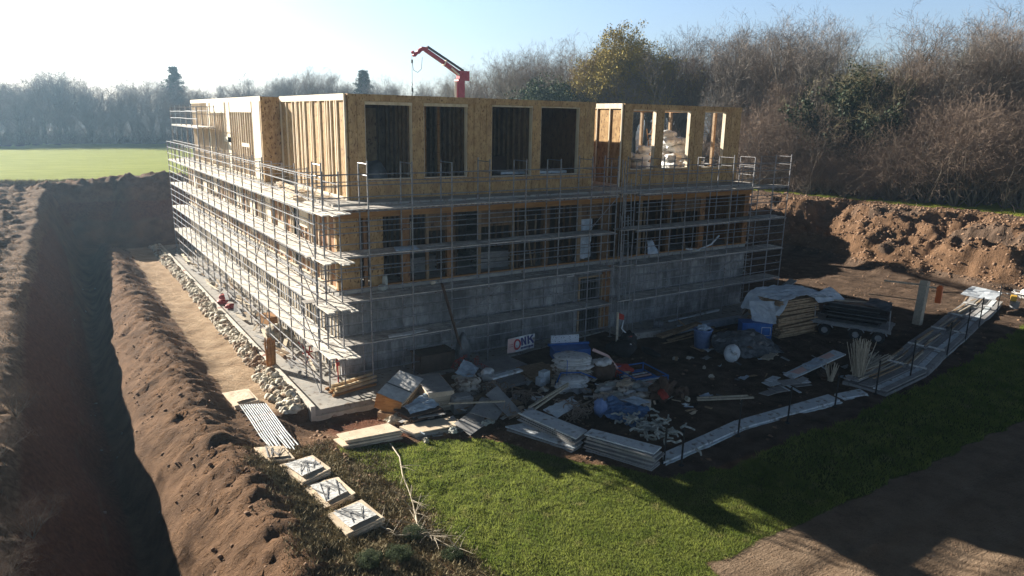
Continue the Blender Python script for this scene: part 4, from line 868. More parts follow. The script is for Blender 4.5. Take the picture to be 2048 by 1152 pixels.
# ivy on its tree: dark leaves packed round trunk and limbs, thickest low down
_h = np.array([v.co[:] for v in PR['i'][0].vertices]); _w = np.exp(-((_h[:, 2] - .45) / .24) ** 2) + .1; _w /= _w.sum()
_r = np.random.RandomState(4); _c = _h[_r.choice(len(_h), 14000, p=_w)]; _c = _c + _r.normal(size=_c.shape) * .03 * np.clip(1.3 - _c[:, 2:3], .2, 1)
lv, lf_ = leaves(_c, 30000, .010, .014, 5)
PR['i'] = (PR['i'][0], PR['i'][1], rawmesh('ivy', lv, lf_, M['ivy']))
# conifer: whorls of drooping boughs with needle sprays
def conifer():
    rn = random.Random(3); tr = MB(); tr.tube((0, 0, 0), (0, 0, 1), .014, 6, .002); P_ = []
    for k in range(30):
        z = .22 + .76 * k / 30; R_ = .30 * (1 - z) ** .62 * (1.12 if k % 3 else .8) + .004; n = 9
        for j in range(n):
            a = rn.uniform(0, 6.28); L_ = R_ * rn.uniform(.55, 1.15); tr.tube((0, 0, z), (math.cos(a) * L_, math.sin(a) * L_, z - .12 * L_), .003, 3, .001)
            for q in range(26):
                t = rn.uniform(.15, 1); w_ = .045 * (1.1 - t); P_.append((math.cos(a) * L_ * t + rn.gauss(0, w_ * .5), math.sin(a) * L_ * t + rn.gauss(0, w_ * .5), z - .12 * L_ * t + rn.gauss(0, .008)))
    return tr, np.array(P_)
tr, P_ = conifer(); lv, lf_ = leaves(P_, 30000, .0062, .005, 6)
PR['k'] = (rawmesh('trunk', tr.v, tr.f, M['bark']), rawmesh('foliage', lv, lf_, M['needle']), None)
_r = np.random.RandomState(8); _c = _r.normal(size=(3000, 3)); _c /= np.linalg.norm(_c, axis=1, keepdims=True); _c *= (.25 + .75 * _r.rand(3000, 1) ** .5); _c *= (1 + .25 * np.sin(_c[:, :1] * 7) * np.cos(_c[:, 1:2] * 6))
_c = _c * [.5, .5, .48] + [0, 0, .5]; lv, lf_ = leaves(_c, 26000, .012, .02, 7)
PR['e'] = (PR['s'][0], rawmesh('foliage', lv, lf_, M['bush']), None)

def where(x, y):
    a = math.atan2(y + 27.46, x + 9.6); px = 1024 + 1428 * math.tan(.9917 - a)   # bearing seen from the field corner
    for lim, t in ((120, 'at the far left of the field'), (220, 'beyond the left part of the field'), (345, 'beyond the field left of the scaffold'), (450, 'over the left end of the upper rooms'), (570, 'over the long left upper room'),
                   (700, 'over the striped stud wall'), (830, 'just left of the crane arm'), (930, 'behind the crane arm'), (1030, 'just right of the crane'), (1180, 'over the large middle room'), (1300, 'around the yellow tree'), (1420, 'over the roofless room'),
                   (1510, 'over the right end of the building'), (1620, 'left of the ivy tree'), (1780, 'around the ivy tree'), (1900, 'right of the ivy tree'), (2000, 'near the right edge')):
        if px < lim: return t
    return 'at the right edge'
KD = {'a': ('bare_tree', 'tree', 'wide bare grey tree'), 'b': ('bare_tree', 'tree', 'spreading bare grey tree'), 'c': ('bare_tree', 'tree', 'upswept bare brownish tree'),
      'd': ('bare_tree', 'tree', 'forked bare tree'), 't': ('bare_tree', 'tree', 'large bare tree with dark limbs'), 'u': ('bare_tree', 'tree', 'large twin stemmed bare tree'), 'o': ('bare_tree', 'tree', 'olive twigged bare tree'), 's': ('bare_shrub', 'shrub', 'brown leafless shrub'), 'r': ('bare_shrub', 'shrub', 'dense reddish shrub')}
def depth(x, y):
    a = math.atan2(y + 27.46, x + 9.6); d = math.hypot(y + 27.46, x + 9.6) - np.interp(a, [t[0] for t in TLA[::-1]], [t[1] for t in TLA[::-1]])
    return 'front row, ' if d < 2.5 else 'second row, ' if d < 7.5 else 'mid wood, ' if d < 13 else 'deep, '
ONE = {'y': ['tallest yellow green tree, still in leaf, above the gap between the upper rooms', 'lower yellow leaved tree just right of the tallest yellow one', 'small yellow leaved tree just left of the tallest yellow one'],
       'i': ['broad tree clad in dark ivy behind the sunlit earth bank', 'narrower ivy clad tree just right of the broad one'], 'k': ['dark conifer rising above the far left wood, over the high scaffold deck', 'dark conifer on the skyline just left of the red crane'],
       'e': ['left one of two dark green evergreen bushes behind the upper rooms', 'right one of two dark green evergreen bushes behind the upper rooms']}
NM = {'y': ('leafy_tree', 'tree'), 'i': ('ivy_clad_tree', 'tree'), 'k': ('conifer', 'conifer'), 'e': ('evergreen_bush', 'bush')}
cnt = {}
ORD = ['first', 'second', 'third', 'fourth', 'fifth', 'sixth', 'seventh', 'eighth', 'ninth', 'tenth', 'eleventh', 'twelfth']
_dup = {}
for x, y, h_, k, rot in TREES:
    if k in KD: _dup.setdefault((KD[k][2], depth(x, y), where(x, y)), []).append((-math.atan2(y + 27.46, x + 9.6), x, y))
for v_ in _dup.values(): v_.sort()
for x, y, h_, k, rot in TREES:
    if k in KD:
        nm, cat, ds = KD[k]; grp = ds + ', ' + depth(x, y) + where(x, y); lab = grp; q_ = _dup[(ds, depth(x, y), where(x, y))]
        if len(q_) > 1: lab = ds + ', ' + depth(x, y) + [ORD[min(i, 11)] for i, t in enumerate(q_) if t[1] == x and t[2] == y][0] + ' from left ' + where(x, y)
    else: nm, cat = NM[k]; c = cnt.get(k, 0); cnt[k] = c + 1; lab = ONE[k][c]; grp = None
    z = hz(x, y) - .1
    T = thing(nm, lab, cat, (x, y, z), grp); T.rotation_euler.z = rot
    s = h_ * (1.12 if k == 'e' else 1); T.scale = (s, s, s)
    if k in 'sr': T.scale = (s * 1.25, s * 1.25, s)
    for pn, me in zip(('trunk', 'crown', 'leaves' if k != 'i' else 'ivy'), PR[k]):
        if me is None: continue
        o = bpy.data.objects.new(pn, me); COL.objects.link(o); o.parent = T
# brushwood, brambles and leaf litter along the foot of the wood
n = 90000; a = rs.uniform(.3, 1.75, n); D = np.interp(a, [t[0] for t in TLA[::-1]], [t[1] for t in TLA[::-1]]) - 1.8 + rs.rand(n) ** 1.4 * 12
xs = -9.6 + np.cos(a) * D; ys = -27.46 + np.sin(a) * D; zs = height(xs, ys)
A = np.stack([xs, ys, zs + rs.rand(n) ** 2 * 1.6 * fbm(xs * .4, ys * .4, 3) * 2], -1)
Bq = A + np.stack([rs.normal(0, .5, n), rs.normal(0, .5, n), rs.rand(n) * 1.1], -1)
V_, F_ = rib(A, Bq, rs.uniform(.012, .04, n), rs.uniform(.004, .02, n))
np_mesh('brushwood', V_, F_, mat('bramble_brushwood', (.05, .036, .028), (.14, .10, .07), .3, .95, c3=(.06, .08, .025), s3=.25, t3=(.55, .68)), 'stuff', 'tangled brown brushwood and brambles along the foot of the wood', 'undergrowth')
# ---------------------------------------------------------------- loader crane behind the building
C_ = thing('loader_crane', 'red folding loader crane rising behind the building', 'crane', (26.7, 38.2, 0))
cx_, cy_ = 26.7, 38.2
mb = MB(); mb.obox((cx_, cy_, .35), (2.4, 2.4, .7)); mb.tube((cx_, cy_, .7), (cx_, cy_, 1.6), .55, 12); mb.build('base', M['grey'], C_)
mb = MB(); mb.obox((cx_, cy_, 8.0), (.62, .55, 12.9)); mb.obox((cx_ + .33, cy_, 13.3), (.4, .5, 2.0)); mb.build('column', M['red'], C_)
mb = MB(); mb.tube((cx_ - .45, cy_ - .1, 6.5), (cx_ - .42, cy_ - .1, 14.2), .1, 8); mb.build('lift_cylinder', M['pale'], C_)
el = Vector((27.15, cy_, 14.75)); tp = Vector((22.95, cy_, 17.0)); tip = Vector((21.65, cy_, 16.65))
mb = MB(); mb.obox(el, (1.15, .7, .95), ang=0, tilt=0); mb.tube(el + Vector((0, -.42, .15)), el + Vector((0, .42, .15)), .2, 10); mb.tube(el + Vector((-.6, -.4, -.5)), el + Vector((-.6, .4, -.5)), .18, 10); mb.build('knuckle', M['red'], C_)
mb = MB(); mid_ = el.lerp(tp, .5); mb.beam(el + Vector((-.3, 0, .1)), mid_, .36, .42); mb.beam(mid_, tp, .3, .36); mb.build('boom', M['red'], C_)
mb = MB(); up_ = Vector((.22, 0, .36)); mb.beam(el + up_ + Vector((-.2, 0, .15)), tp + up_ * .9, .3, .16); mb.build('hose_tray', M['black'], C_)
mb = MB(); dn = Vector((-.1, -.28, -.05)); mb.tube(el + dn + Vector((-.5, 0, .1)), el.lerp(tp, .32) + dn, .09, 8); mb.build('boom_cylinder', M['pale'], C_)
mb = MB(); mb.beam(mid_ + Vector((.05, 0, -.03)), mid_ + Vector((-.06, 0, .03)), .46, .56); mb.build('collar', M['pale'], C_)
mb = MB(); pts = [tp + Vector((.25, 0, .05)), tp + Vector((-.35, 0, .08)), tp + Vector((-.75, 0, -.25)), tip + Vector((.15, 0, -.18)), tip + Vector((-.1, 0, .12))]
for i in range(4): mb.beam(pts[i], pts[i + 1], .28, .38 - .05 * i)
for p_ in pts[1:4]: mb.tube(p_ + Vector((0, -.16, 0)), p_ + Vector((0, .16, 0)), .19, 10)
mb.build('jib', M['red'], C_)
mb = MB(); hx = tip.x - .12; mb.tube((hx, cy_, tip.z + .05), (hx, cy_, 12.6), .018, 5); mb.build('cable', M['black'], C_)
mb = MB(); mb.path([(hx, cy_, 15.9), (hx + .15, cy_, 15.05), (hx + .6, cy_, 14.85), (hx + 1.0, cy_, 15.2), (hx + 1.1, cy_, 16.3)], .022, 5); mb.build('hose', M['black'], C_)
mb = MB(); mb.obox((hx, cy_, 15.85), (.16, .12, .32)); mb.tube((hx, cy_, 13.4), (hx + .02, cy_, 13.0), .09, 6)
for k in range(7): a = 1 if k % 2 else -1; mb.tube((hx + .08 * a, cy_, 13.9 - k * .2), (hx - .08 * a, cy_, 13.7 - k * .2), .022, 4)
mb.build('hook_chain', M['black'], C_)

# ---------------------------------------------------------------- things stored on the upper floors
def pile(name, label, cat, c, dims, n, ang, m, top=None, jit=.05, th=None, group=None):
    """a stack of boards: each board one sheet of the stack, slightly askew"""
    rn = random.Random(hash(label) % 1000 if False else len(label) * 7); mb = MB(); th = th or dims[2] / n; z = c[2]
    for i in range(n):
        M3 = Matrix.Rotation(ang + rn.uniform(-1, 1) * jit * .6, 3, 'Z') @ Matrix.Rotation(rn.uniform(-1, 1) * .008, 3, 'X')
        t = th * rn.uniform(.75, .95)
        mb.obox((c[0] + rn.uniform(-jit, jit), c[1] + rn.uniform(-jit, jit), z + th / 2), (dims[0] * rn.uniform(.94, 1.02), dims[1] * rn.uniform(.94, 1.03), t), M3); z += th
    if top: mb.mi = 1; mb.obox((c[0], c[1], z + .01), (dims[0] * .98, dims[1] * .98, .012), ang=ang)
    o = mb.build(name, [M[m]] + ([M[top]] if top else [])); return tag(o, label, cat, group)
fl = zb
T = thing('covered_bale', 'rounded bale under clear film behind the first big window', 'bale', (2.6, 2.6, fl)); mb = MB(); mb.lump((2.6, 2.6, fl + .5), (.75, .7, 1.05), 4, .08, sub=2); mb.build('film', M['darktarp'], T, smooth=True); mb = MB(); mb.obox((2.6, 2.6, fl + .15), (1.2, 1.1, .3)); mb.build('contents', M['ply'], T)
tag(MB().sheet([(9.0, 2.0, fl + .9), (12.9, 1.9, fl + .88), (13.0, 2.7, fl + .92), (9.1, 2.8, fl + .9)], 12, 3, .12, .04, 3).build('insulation_board', M['foam']), 'long pale panel lying behind the third and fourth big windows', 'panel')
tag(MB().obox((9.9, 3.9, fl + .75), (.8, .7, 1.5)).obox((9.9, 3.9, fl + 1.53), (.86, .76, .05)).build('carton', M['brownb']), 'dark carton standing at the left inside the third big window', 'carton')
tag(MB().obox((11.4, 4.2, fl + .65), (1.0, .7, 1.3), ang=.2).obox((11.4, 4.2, fl + 1.33), (.9, .6, .08), ang=.3).build('carton', M['wood']), 'brown carton right of the dark one inside the third big window', 'carton')
rn = random.Random(5)
for i, lb in enumerate(['near heap of white wrapped insulation in the roofless room', 'tall far heap of white wrapped insulation in the roofless room', 'heap of wrapped insulation behind the second opening of the roofless room', 'low heap of wrapped sheets behind the middle pier of the roofless room']):
    c = [(19.0, 3.4), (22.6, 4.6), (23.3, 3.6), (21.3, 2.9)][i]; T = thing('insulation_heap', lb, 'insulation', (c[0], c[1], fl), 'insulation heaps in the roofless room'); nb = [10, 16, 14, 8][i]
    for k in range(nb):
        l_ = k // 3; mb = MB(); mb.lump((c[0] + rn.uniform(-.5, .5) * (1 - l_ * .12), c[1] + rn.uniform(-.5, .5), fl + .55 + l_ * .42), (.6, .42, .26), k + i * 20, .16, rn.uniform(0, 3), 2)
        mb.build('bag', M['wrap'], T, smooth=True)
ladder((20.2, 3.0, fl), (19.8, 3.3, fl + 3.0), .4, 'orange wooden step ladder leaning among the insulation in the roofless room', (0, 1, 0), 'beam')
tag(MB().tube((16.5, 3.8, fl + 2.75), (18.2, 3.7, fl + 2.85), .03, 6).tube((16.5, 3.8, fl), (16.5, 3.8, fl + 2.75), .03, 6).build('rail_frame', M['pale']), 'thin pale rail across the first opening of the roofless room', 'rail')
tag(MB().beam((23.0, 1.9, fl + .7), (24.3, 2.6, fl + .95), .1, .05).beam((23.3, 1.9, fl), (22.9, 2.4, fl + .9), .05, .08).beam((23.9, 2.2, fl), (23.7, 2.5, fl + .85), .05, .08).build('trestle', M['pine']), 'wooden trestle behind the right opening of the roofless room', 'trestle')
# on the terrace and the scaffold decks
for i, (x0, y0, x1, y1, z) in enumerate([(-.9, 2.2, -.35, 6.4, 7.27), (.1, 4.5, .25, 8.8, 7.29), (-.1, 7.2, .5, 9.9, 7.29)]):
    tag(MB().beam((x0, y0, z + .03), (x1, y1, z + .03), .22, .05).beam((x0 + .25, y0 + .3, z + .025), (x1 + .2, y1 - .4, z + .025), .18, .04).beam((x0 + .12, y0 + .5, z + .07), (x1 + .1, y1 - .2, z + .07), .2, .04).build('loose_planks', M['ply']), ['loose planks near the outer corner of the terrace', 'loose planks in the middle of the left terrace', 'loose planks at the foot of the flaked end wall'][i], 'planks', 'loose planks on the terrace')
r2 = random.Random(6)
T = thing('offcuts', 'scattered timber offcuts littering the left terrace', 'offcuts', (.3, 6, 7.27))
for k in range(26): x = r2.uniform(-.2, .8); y = r2.uniform(1.5, 10); a = r2.uniform(0, 3); MB().beam((x, y, 7.29), (x + math.cos(a) * .5, y + math.sin(a) * .5, 7.3), .06, .04).build('offcut', M['pale'], T)
tag(MB().sheet([(2.05, -1.15, 5.42), (3.1, -1.15, 5.42), (3.0, -.75, 5.5), (2.15, -.75, 5.5)], 6, 3, .05, .05, 8).build('white_tray', M['bluewrap']), 'pale tray lying on the third deck near the corner', 'tray')
tag(MB().sheet([(1.6, -1.28, 1.86), (3.4, -1.28, 1.88), (3.3, -.95, 1.9), (1.7, -.95, 1.88)], 8, 3, .03, .04, 9).build('white_film', M['wrap']), 'strip of white film on the lowest deck near the corner', 'film')
tag(MB().lump((1.95, -.2, 3.95), (.12, .1, .28), 2, .2, sub=2).lump((1.8, -.3, 3.75), (.2, .16, .14), 3, .2, sub=2).build('tool_bag', M['cloth'], smooth=True), 'grey bag standing at the foot of the timber storey near the corner', 'bag')
tag(MB().lump((4.1, -.35, 3.72), (.14, .1, .1), 5, .2, sub=1).build('block', M['pale']), 'small pale block on the second deck', 'block')
pile('board_stack', 'stack of boards inside the timber storey behind the second bay', 'boards', (4.6, 2.4, zc + .14), (1.6, 1.0, .7), 7, .1, 'plyg')
pile('board_stack', 'stack of boards inside the timber storey left of its middle', 'boards', (8.3, 1.6, zc + .14), (1.9, 1.0, .8), 8, -.1, 'plyg')
pile('board_stack', 'low stack of boards inside the timber storey right of its middle', 'boards', (10.0, 1.4, zc + .14), (1.2, .8, .4), 4, .3, 'brownb')
for i, (x, y) in enumerate([(3.5, .8), (9.9, .5), (10.1, .6), (13.0, .4), (17.2, .5), (20.4, .5)]):
    tag(MB().beam((x, y, zc + .15), (x + .25 * (-1) ** i, y + .3, 6.2), .05, .09).build('leaning_board', M['wood' if i else 'ply']), ['yellow board leaning in the timber storey near the corner', 'board leaning left of a thin pair in the timber storey', 'board leaning right in the middle of the timber storey', 'board leaning beside the ladder bay in the timber storey', 'board leaning in the timber storey just right of the ladders', 'board leaning in the right part of the timber storey'][i], 'board', 'boards leaning in the timber storey')
tag(MB().sheet([(12.5, .25, 5.9), (13.3, .25, 5.9), (13.4, .35, 3.9), (12.4, .35, 3.75)], 8, 12, .02, .12, 4).build('hanging_sheet', M['bluewrap']), 'pale film hanging inside the timber storey left of the ladder bay', 'film')
tag(MB().path([(19.6, -.35, 3.9), (20.4, -.5, 3.8), (21.3, -.6, 4.05), (21.9, -.6, 4.5)], .05, 6).build('bent_pipe', M['foam']), 'bent white pipe on the second deck at the right', 'pipe')
tag(MB().sheet([(16.9, -.2, 3.8), (17.7, -.2, 3.75), (17.5, .15, 4.5), (17.1, .1, 4.5)], 5, 6, .02, .12, 7).build('draped_sheet', M['bluewrap']), 'crumpled blue film on the second deck right of the ladders', 'film')
tag(MB().obox((11.9, -.06, 3.15), (.45, .04, .12)).build('wall_plate_sign', M['white']), 'small white plate fixed to the concrete wall left of the window', 'plate')

# ---------------------------------------------------------------- at the foot of the left face
def bundle(name, label, cat, c, n, L_, m, lean=(0, 0, 1), spread=.12, r=.02, flat=False, seed=3, fan=.15):
    rn = random.Random(seed); mb = MB(); c = Vector(c); l = Vector(lean).normalized()
    for i in range(n):
        o = Vector((rn.uniform(-spread, spread), rn.uniform(-spread, spread), 0)); d = (l + Vector((rn.uniform(-fan, fan), rn.uniform(-fan, fan), 0))).normalized(); q = L_ * rn.uniform(.75, 1.05)
        if flat: mb.beam(c + o, c + o + d * q, r * 3, r)
        else: mb.tube(c + o, c + o + d * q, r, 4, r * .7)
    return tag(mb.build(name, M[m]), label, cat)
bundle('lath_bundle', 'upright bundle of yellow laths on the slab edge', 'laths', (-2.25, 2.4, .12), 26, 1.25, 'beam', (.05, .25, 1), .16, .02, True, fan=.06)
T = thing('timber_props', 'orange timber props lying across the slab near its outer corner', 'timber', (-.3, -1.5, .05))
for i in range(7):
    a = .22 + .07 * i; x = -1.1 + .1 * (i % 3); y = -2.0 + .14 * i; MB().beam((x, y, .1 + .07 * (i % 3)), (x + 1.9, y + .25 + .08 * (i % 4), .13 + .09 * (i % 3)), .09, .08).build('prop', M['pine' if i % 3 else 'beam'], T)
rn = random.Random(12)
T = thing('slab_debris', 'jumble of boards, tubes and battens strewn along the slab under the left scaffold', 'debris', (-1.4, 9, .05))
for k in range(95):
    y = rn.uniform(-1.5, 30); x = rn.uniform(-1.6, -.3); a = rn.gauss(1.57, .5); l_ = rn.uniform(.4, 2.2); z = .09 + rn.random() * .3
    mb = MB(); mb.beam((x, y, z), (x + math.cos(a) * l_ * .5, y + math.sin(a) * l_, z + rn.uniform(-.02, .25)), rn.choice((.05, .1, .18)), .03); mb.build('batten', M[rn.choice(('plank', 'pale', 'wood', 'plyg', 'stick'))], T)
for i, (x, y) in enumerate([(-1.75, 14.6), (-1.55, 13.4), (-1.4, 15.8)]):
    tag(MB().lump((x, y, .18), (.3, .22, .16), i, .15, sub=2).build('red_sack', M['redm'], smooth=True), ['left red sack on the slab half way along the left face', 'nearest of the red sacks on the slab under the left scaffold', 'farthest of the red sacks on the slab under the left scaffold'][i], 'sack', 'red sacks on the slab')
tag(MB().tube((-.8, 2.2, .1), (-.3, 2.9, .95), .035, 6).tube((-.4, 2.0, .1), (-.9, 2.9, .9), .035, 6).tube((-.9, 2.4, .5), (-.2, 2.6, .5), .03, 6).tube((-.6, 2.2, .9), (-.5, 2.9, .2), .03, 6).build('red_trestle', M['redm']), 'red steel trestle on the slab by the left face', 'trestle')
tag(MB().tube((-.35, -.55, .05), (-.35, -.55, 1.5), .03, 6).obox((-.35, -.55, 1.0), (.12, .08, .5)).build('red_prop', M['redm']), 'red steel prop at the front corner of the building', 'prop')
tag(MB().lump((-1.0, 6.5, .4), (.42, .5, .4), 3, .2, sub=2).lump((-.9, 7.2, .3), (.35, .4, .3), 4, .2, sub=2).build('yellow_sacks', M['rubble'], smooth=True), 'pair of cream sacks on the slab against the left face', 'sacks')
tag(MB().obox((-.7, 8.6, .35), (.5, .9, .6), ang=.2).obox((-.7, 8.6, .7), (.6, 1.0, .06), ang=.2).build('crate', M['beam']), 'orange brown crate on the slab behind the cream sacks', 'crate')

# ---------------------------------------------------------------- row of wrapped board stacks beside the berm
PADS = [([(-4.76, -.14), (-3.81, -.16), (-3.74, -1.49), (-4.64, -1.67)], 'farthest of the five board stacks beside the berm, next to the white lath rack'),
        ([(-5.05, -6.15), (-4.21, -6.5), (-4.19, -7.5), (-4.98, -7.28)], 'small board stack right in front of the white lath rack'),
        ([(-4.71, -7.55), (-3.63, -7.43), (-3.47, -8.55), (-4.43, -8.92)], 'middle one of the five wrapped board stacks in the row'),
        ([(-4.39, -9.01), (-3.4, -8.97), (-3.34, -10.12), (-4.25, -10.47)], 'second nearest of the wrapped board stacks in the row'),
        ([(-4.39, -10.87), (-3.32, -10.59), (-3.1, -11.73), (-4.21, -12.03)], 'nearest of the wrapped board stacks beside the berm')]
for i, (q, lb) in enumerate(PADS):
    g = min(hz(*p) for p in q); gt = max(hz(*p) for p in q); zt_ = gt + .05; c = np.mean(q, 0)
    T = thing('wrapped_board_stack', lb, 'board stack', (c[0], c[1], g), 'wrapped board stacks in a row beside the berm')
    mb = MB(); rn = random.Random(i)
    for k in range(6):
        z = g - .03 + (zt_ - g) * k / 6; qq = [(p[0] + (p[0] - c[0]) * rn.uniform(-.05, .06) + rn.uniform(-.03, .03), p[1] + (p[1] - c[1]) * rn.uniform(-.05, .06)) for p in q]; mb.slab(qq, z, z + (zt_ - g) / 6 - .012, .02)
    mb.build('boards', M['ply'], T)
    mb = MB(); s_ = .74; mb.sheet([((p[0] - c[0]) * s_ + c[0], (p[1] - c[1]) * s_ + c[1], zt_ + .012) for p in q], 14, 14, .008, .022, i); mb.build('film', M['wrap' if i > 1 else 'ply'], T)
    mb = MB()
    a_, b_, c4, d4 = [Vector((*p, zt_ + .035)) for p in q]
    if i: 
        lerp = lambda u, v: a_ * (1 - u) * (1 - v) + b_ * u * (1 - v) + c4 * u * v + d4 * (1 - u) * v
        rq = random.Random(i)
        for j in range(9): u0 = rq.uniform(.08, .6); v0 = rq.choice((rq.uniform(.05, .3), rq.uniform(.7, .95))); MB().beam(lerp(u0, v0), lerp(min(.95, u0 + rq.uniform(.15, .4)), .5 + (.5 - v0) * rq.uniform(.4, .9)), .035 if j < 2 else .012, .012).build('strap', M['grey'], T)
g = hz(-4.1, -4)
T = thing('lath_rack', 'long rack of white painted laths lying on cross bars beside the berm', 'rack', (-4.1, -4, g))
for k in range(12): x = -4.5 + .075 * k; MB().path([(x, -1.85 - .03 * k, g + .3), (x + .02, -3.2, g + .26 + random.uniform(-.01, .02)), (x - .01, -4.8, g + .25), (x + .03 + random.uniform(-.05, .05), -6.0 + random.uniform(-.3, .15), g + .2)], .02, 5).build('lath', M['foam'], T)
for k in range(9): y = -2.2 - k * .45; MB().beam((-4.6, y, g + .19), (-3.6, y + .05, g + .18), .05, .05).build('cross_bar', M['brownb'], T)

# ---------------------------------------------------------------- stacks and sheets along the lawn
def quadstack(name, label, q, z0_, z1_, n, m, cat='boards', top=None, jit=.05, seed=0, group=None):
    c = np.mean(q, 0); rn = random.Random(seed); mb = MB(); h_ = (z1_ - z0_) / n
    for k in range(n):
        s_ = 1 + rn.uniform(-.03, .04); ox, oy = rn.uniform(-jit, jit), rn.uniform(-jit, jit); a = rn.uniform(-jit, jit) * .5
        qq = [(c[0] + ((p[0] - c[0]) * math.cos(a) - (p[1] - c[1]) * math.sin(a)) * s_ + ox, c[1] + ((p[0] - c[0]) * math.sin(a) + (p[1] - c[1]) * math.cos(a)) * s_ + oy) for p in q]
        if k == n - 1 and top: mb.mi = 1
        mb.slab(qq, z0_ + k * h_, z0_ + (k + 1) * h_ - min(.022, h_ * .3))
    return tag(mb.build(name, [M[m]] + ([M[top]] if top else [])), label, cat, group)
quadstack('plywood_stack', 'sunlit low plywood stack on the edge of the lawn', [(-2.34, -5.88), (-.46, -5.93), (-.31, -6.72), (-2.27, -6.54)], -.03, .34, 6, 'ply', jit=.07, seed=1)
quadstack('plywood_stack', 'half shaded plywood stack just right of the sunlit one', [(-.16, -6.18), (1.75, -6.28), (1.9, -7.05), (.06, -6.92)], -.03, .24, 5, 'plyg', top='ply', jit=.13, seed=2)
tag(MB().sheet([(1.54, -6.97, .26), (1.69, -7.86, .14), (3.46, -6.94, .2), (3.04, -6.1, .3)], 5, 4, .02, .02, 1).build('grey_sheet', M['plyg']), 'flat grey sheet at the lawn edge left of the crossed sheets', 'sheet', 'loose grey sheets by the lawn')
tag(MB().sheet([(4.25, -5.49, .65), (4.07, -7.47, .3), (3.46, -7.48, .3), (3.44, -5.95, .6)], 5, 4, .02, .02, 2).build('grey_sheet', M['plyg']), 'tilted grey sheet pointing at the stacked lawn boards', 'sheet', 'loose grey sheets by the lawn')
tag(MB().sheet([(2.2, -6.9, .5), (2.9, -7.6, .32), (4.1, -6.5, .34), (3.3, -5.9, .52)], 5, 4, .02, .02, 3).build('grey_sheet', M['plyg']), 'grey sheet lying across the other two', 'sheet', 'loose grey sheets by the lawn')
tag(MB().beam((1.9, -5.9, .55), (3.7, -6.9, .62), .09, .05).build('batten', M['stick']), 'pale batten lying across the grey sheets', 'batten')
bundle('cable_tangle', 'small dark tangle beside the crossed grey sheets', 'tangle', (3.6, -7.3, .2), 16, .6, 'rope', (.6, -.2, .3), .25, .02, fan=.9, seed=8)
# the two big packs by the slab
T = thing('wrapped_pack', 'tilted pack of boards in shiny film with a rusty torn end', 'pack', (.7, -4.1, 0))
Mx = Matrix.Rotation(.72, 3, 'Z') @ Matrix.Rotation(-.10, 3, 'Y') @ Matrix.Rotation(.28, 3, 'X')
cc = Vector((.75, -4.15, .62)); mb = MB()
for k in range(7): mb.obox(cc + Mx @ Vector((random.uniform(-.04, .04), random.uniform(-.04, .04), -.3 + k * .085)), (1.95, .98, .07), Mx)
mb.build('boards', M['ply'], T)
tc_ = [cc + Mx @ Vector((a * 1.0, b_ * .51, .29)) for a, b_ in ((-1, -1), (1, -1), (1, 1), (-1, 1))]; mb = MB(); mb.sheet(tc_, 14, 8, .015, .035, 6); mb.build('film', M['wrap'], T)
mb = MB(); e_ = [cc + Mx @ Vector((-1.02, b_ * .5, z)) for b_, z in ((-1, .3), (1, .3), (1, -.3), (-1, -.3))]; mb.sheet(e_, 6, 5, .02, .06, 7); mb.build('torn_end', M['beam'], T)
mb = MB(); mb.beam(cc + Mx @ Vector((-.2, -.52, .325)), cc + Mx @ Vector((-.2, .52, .325)), .07, .012); mb.build('strap', M['darktarp'], T)
mb = MB(); mb.obox((.5, -4.5, .12), (1.5, .9, .24), ang=.72); mb.build('bearer', M['wood'], T)
pile('board_stack', 'big stack of dark blue grey sheets right of the film wrapped pack', 'boards', (2.05, -4.4, .05), (1.0, 1.9, .75), 11, -.18, 'ply', top='plyg', jit=.06)
tag(MB().sheet([(.35, -5.3, .6), (1.4, -4.95, .75), (1.7, -5.6, .5), (.45, -6.0, .42)], 12, 10, .02, .12, 9, sag=lambda u, v: -.12 * abs(v - .5)).build('blue_film', M['bluewrap']), 'pale blue crumpled film below the wrapped pack', 'film')
quadstack('offcut_pile', 'pile of black and brown offcuts under the blue film', [(.2, -5.2), (1.6, -4.9), (1.8, -5.9), (.4, -6.1)], 0, .42, 6, 'brownb', jit=.16, seed=5)
for k in range(8): pass
T = thing('splintered_boards', 'splintered pale boards between the blue film and the plywood stacks', 'boards', (1.0, -6.1, 0)); rn = random.Random(4)
for k in range(14): a = rn.uniform(-.3, .5); x = rn.uniform(-.1, 1.0); y = rn.uniform(-6.2, -5.6); MB().beam((x, y, .1 + .02 * k), (x + math.cos(a) * 1.0, y + math.sin(a) * .9, .13 + .02 * k), rn.uniform(.06, .2), .02).build('board', M['ply' if k % 3 else 'plyg'], T)
tag(MB().lump((-.05, -5.35, .14), (.28, .2, .16), 5, .3, sub=2).lump((.15, -5.5, .1), (.2, .18, .12), 6, .3, sub=2).build('pale_rubble_bag', M['rubble'], smooth=False), 'small pale rubble bag on the red soil below the slab', 'bag')
tag(MB().obox((2.6, -5.6, .3), (.75, .55, .6), ang=-.18).obox((2.6, -5.6, .62), (.6, .45, .06), ang=-.1).build('carton', M['plyg']), 'grey carton in front of the dark sheet stack', 'carton')
T = thing('sack_stack', 'stack of pale sacks right of the dark sheet stack', 'sacks', (3.3, -4.3, 0)); rn = random.Random(3)
for k in range(12): MB().lump((3.25 + .38 * (k % 2), -4.7 + .3 * ((k // 2) % 2), .16 + .27 * (k // 4)), (.3, .22, .16), k, .12, rn.uniform(-.2, .2), 2).build('sack', M['sack'], T, smooth=True)
tag(MB().sheet([(3.1, -4.2, 1.0), (4.1, -3.1, 1.05), (4.6, -3.5, .75), (3.6, -4.7, .85)], 12, 8, .02, .1, 12).build('blue_film', M['bluewrap']), 'sheet of blue film thrown over the pale sacks', 'film')
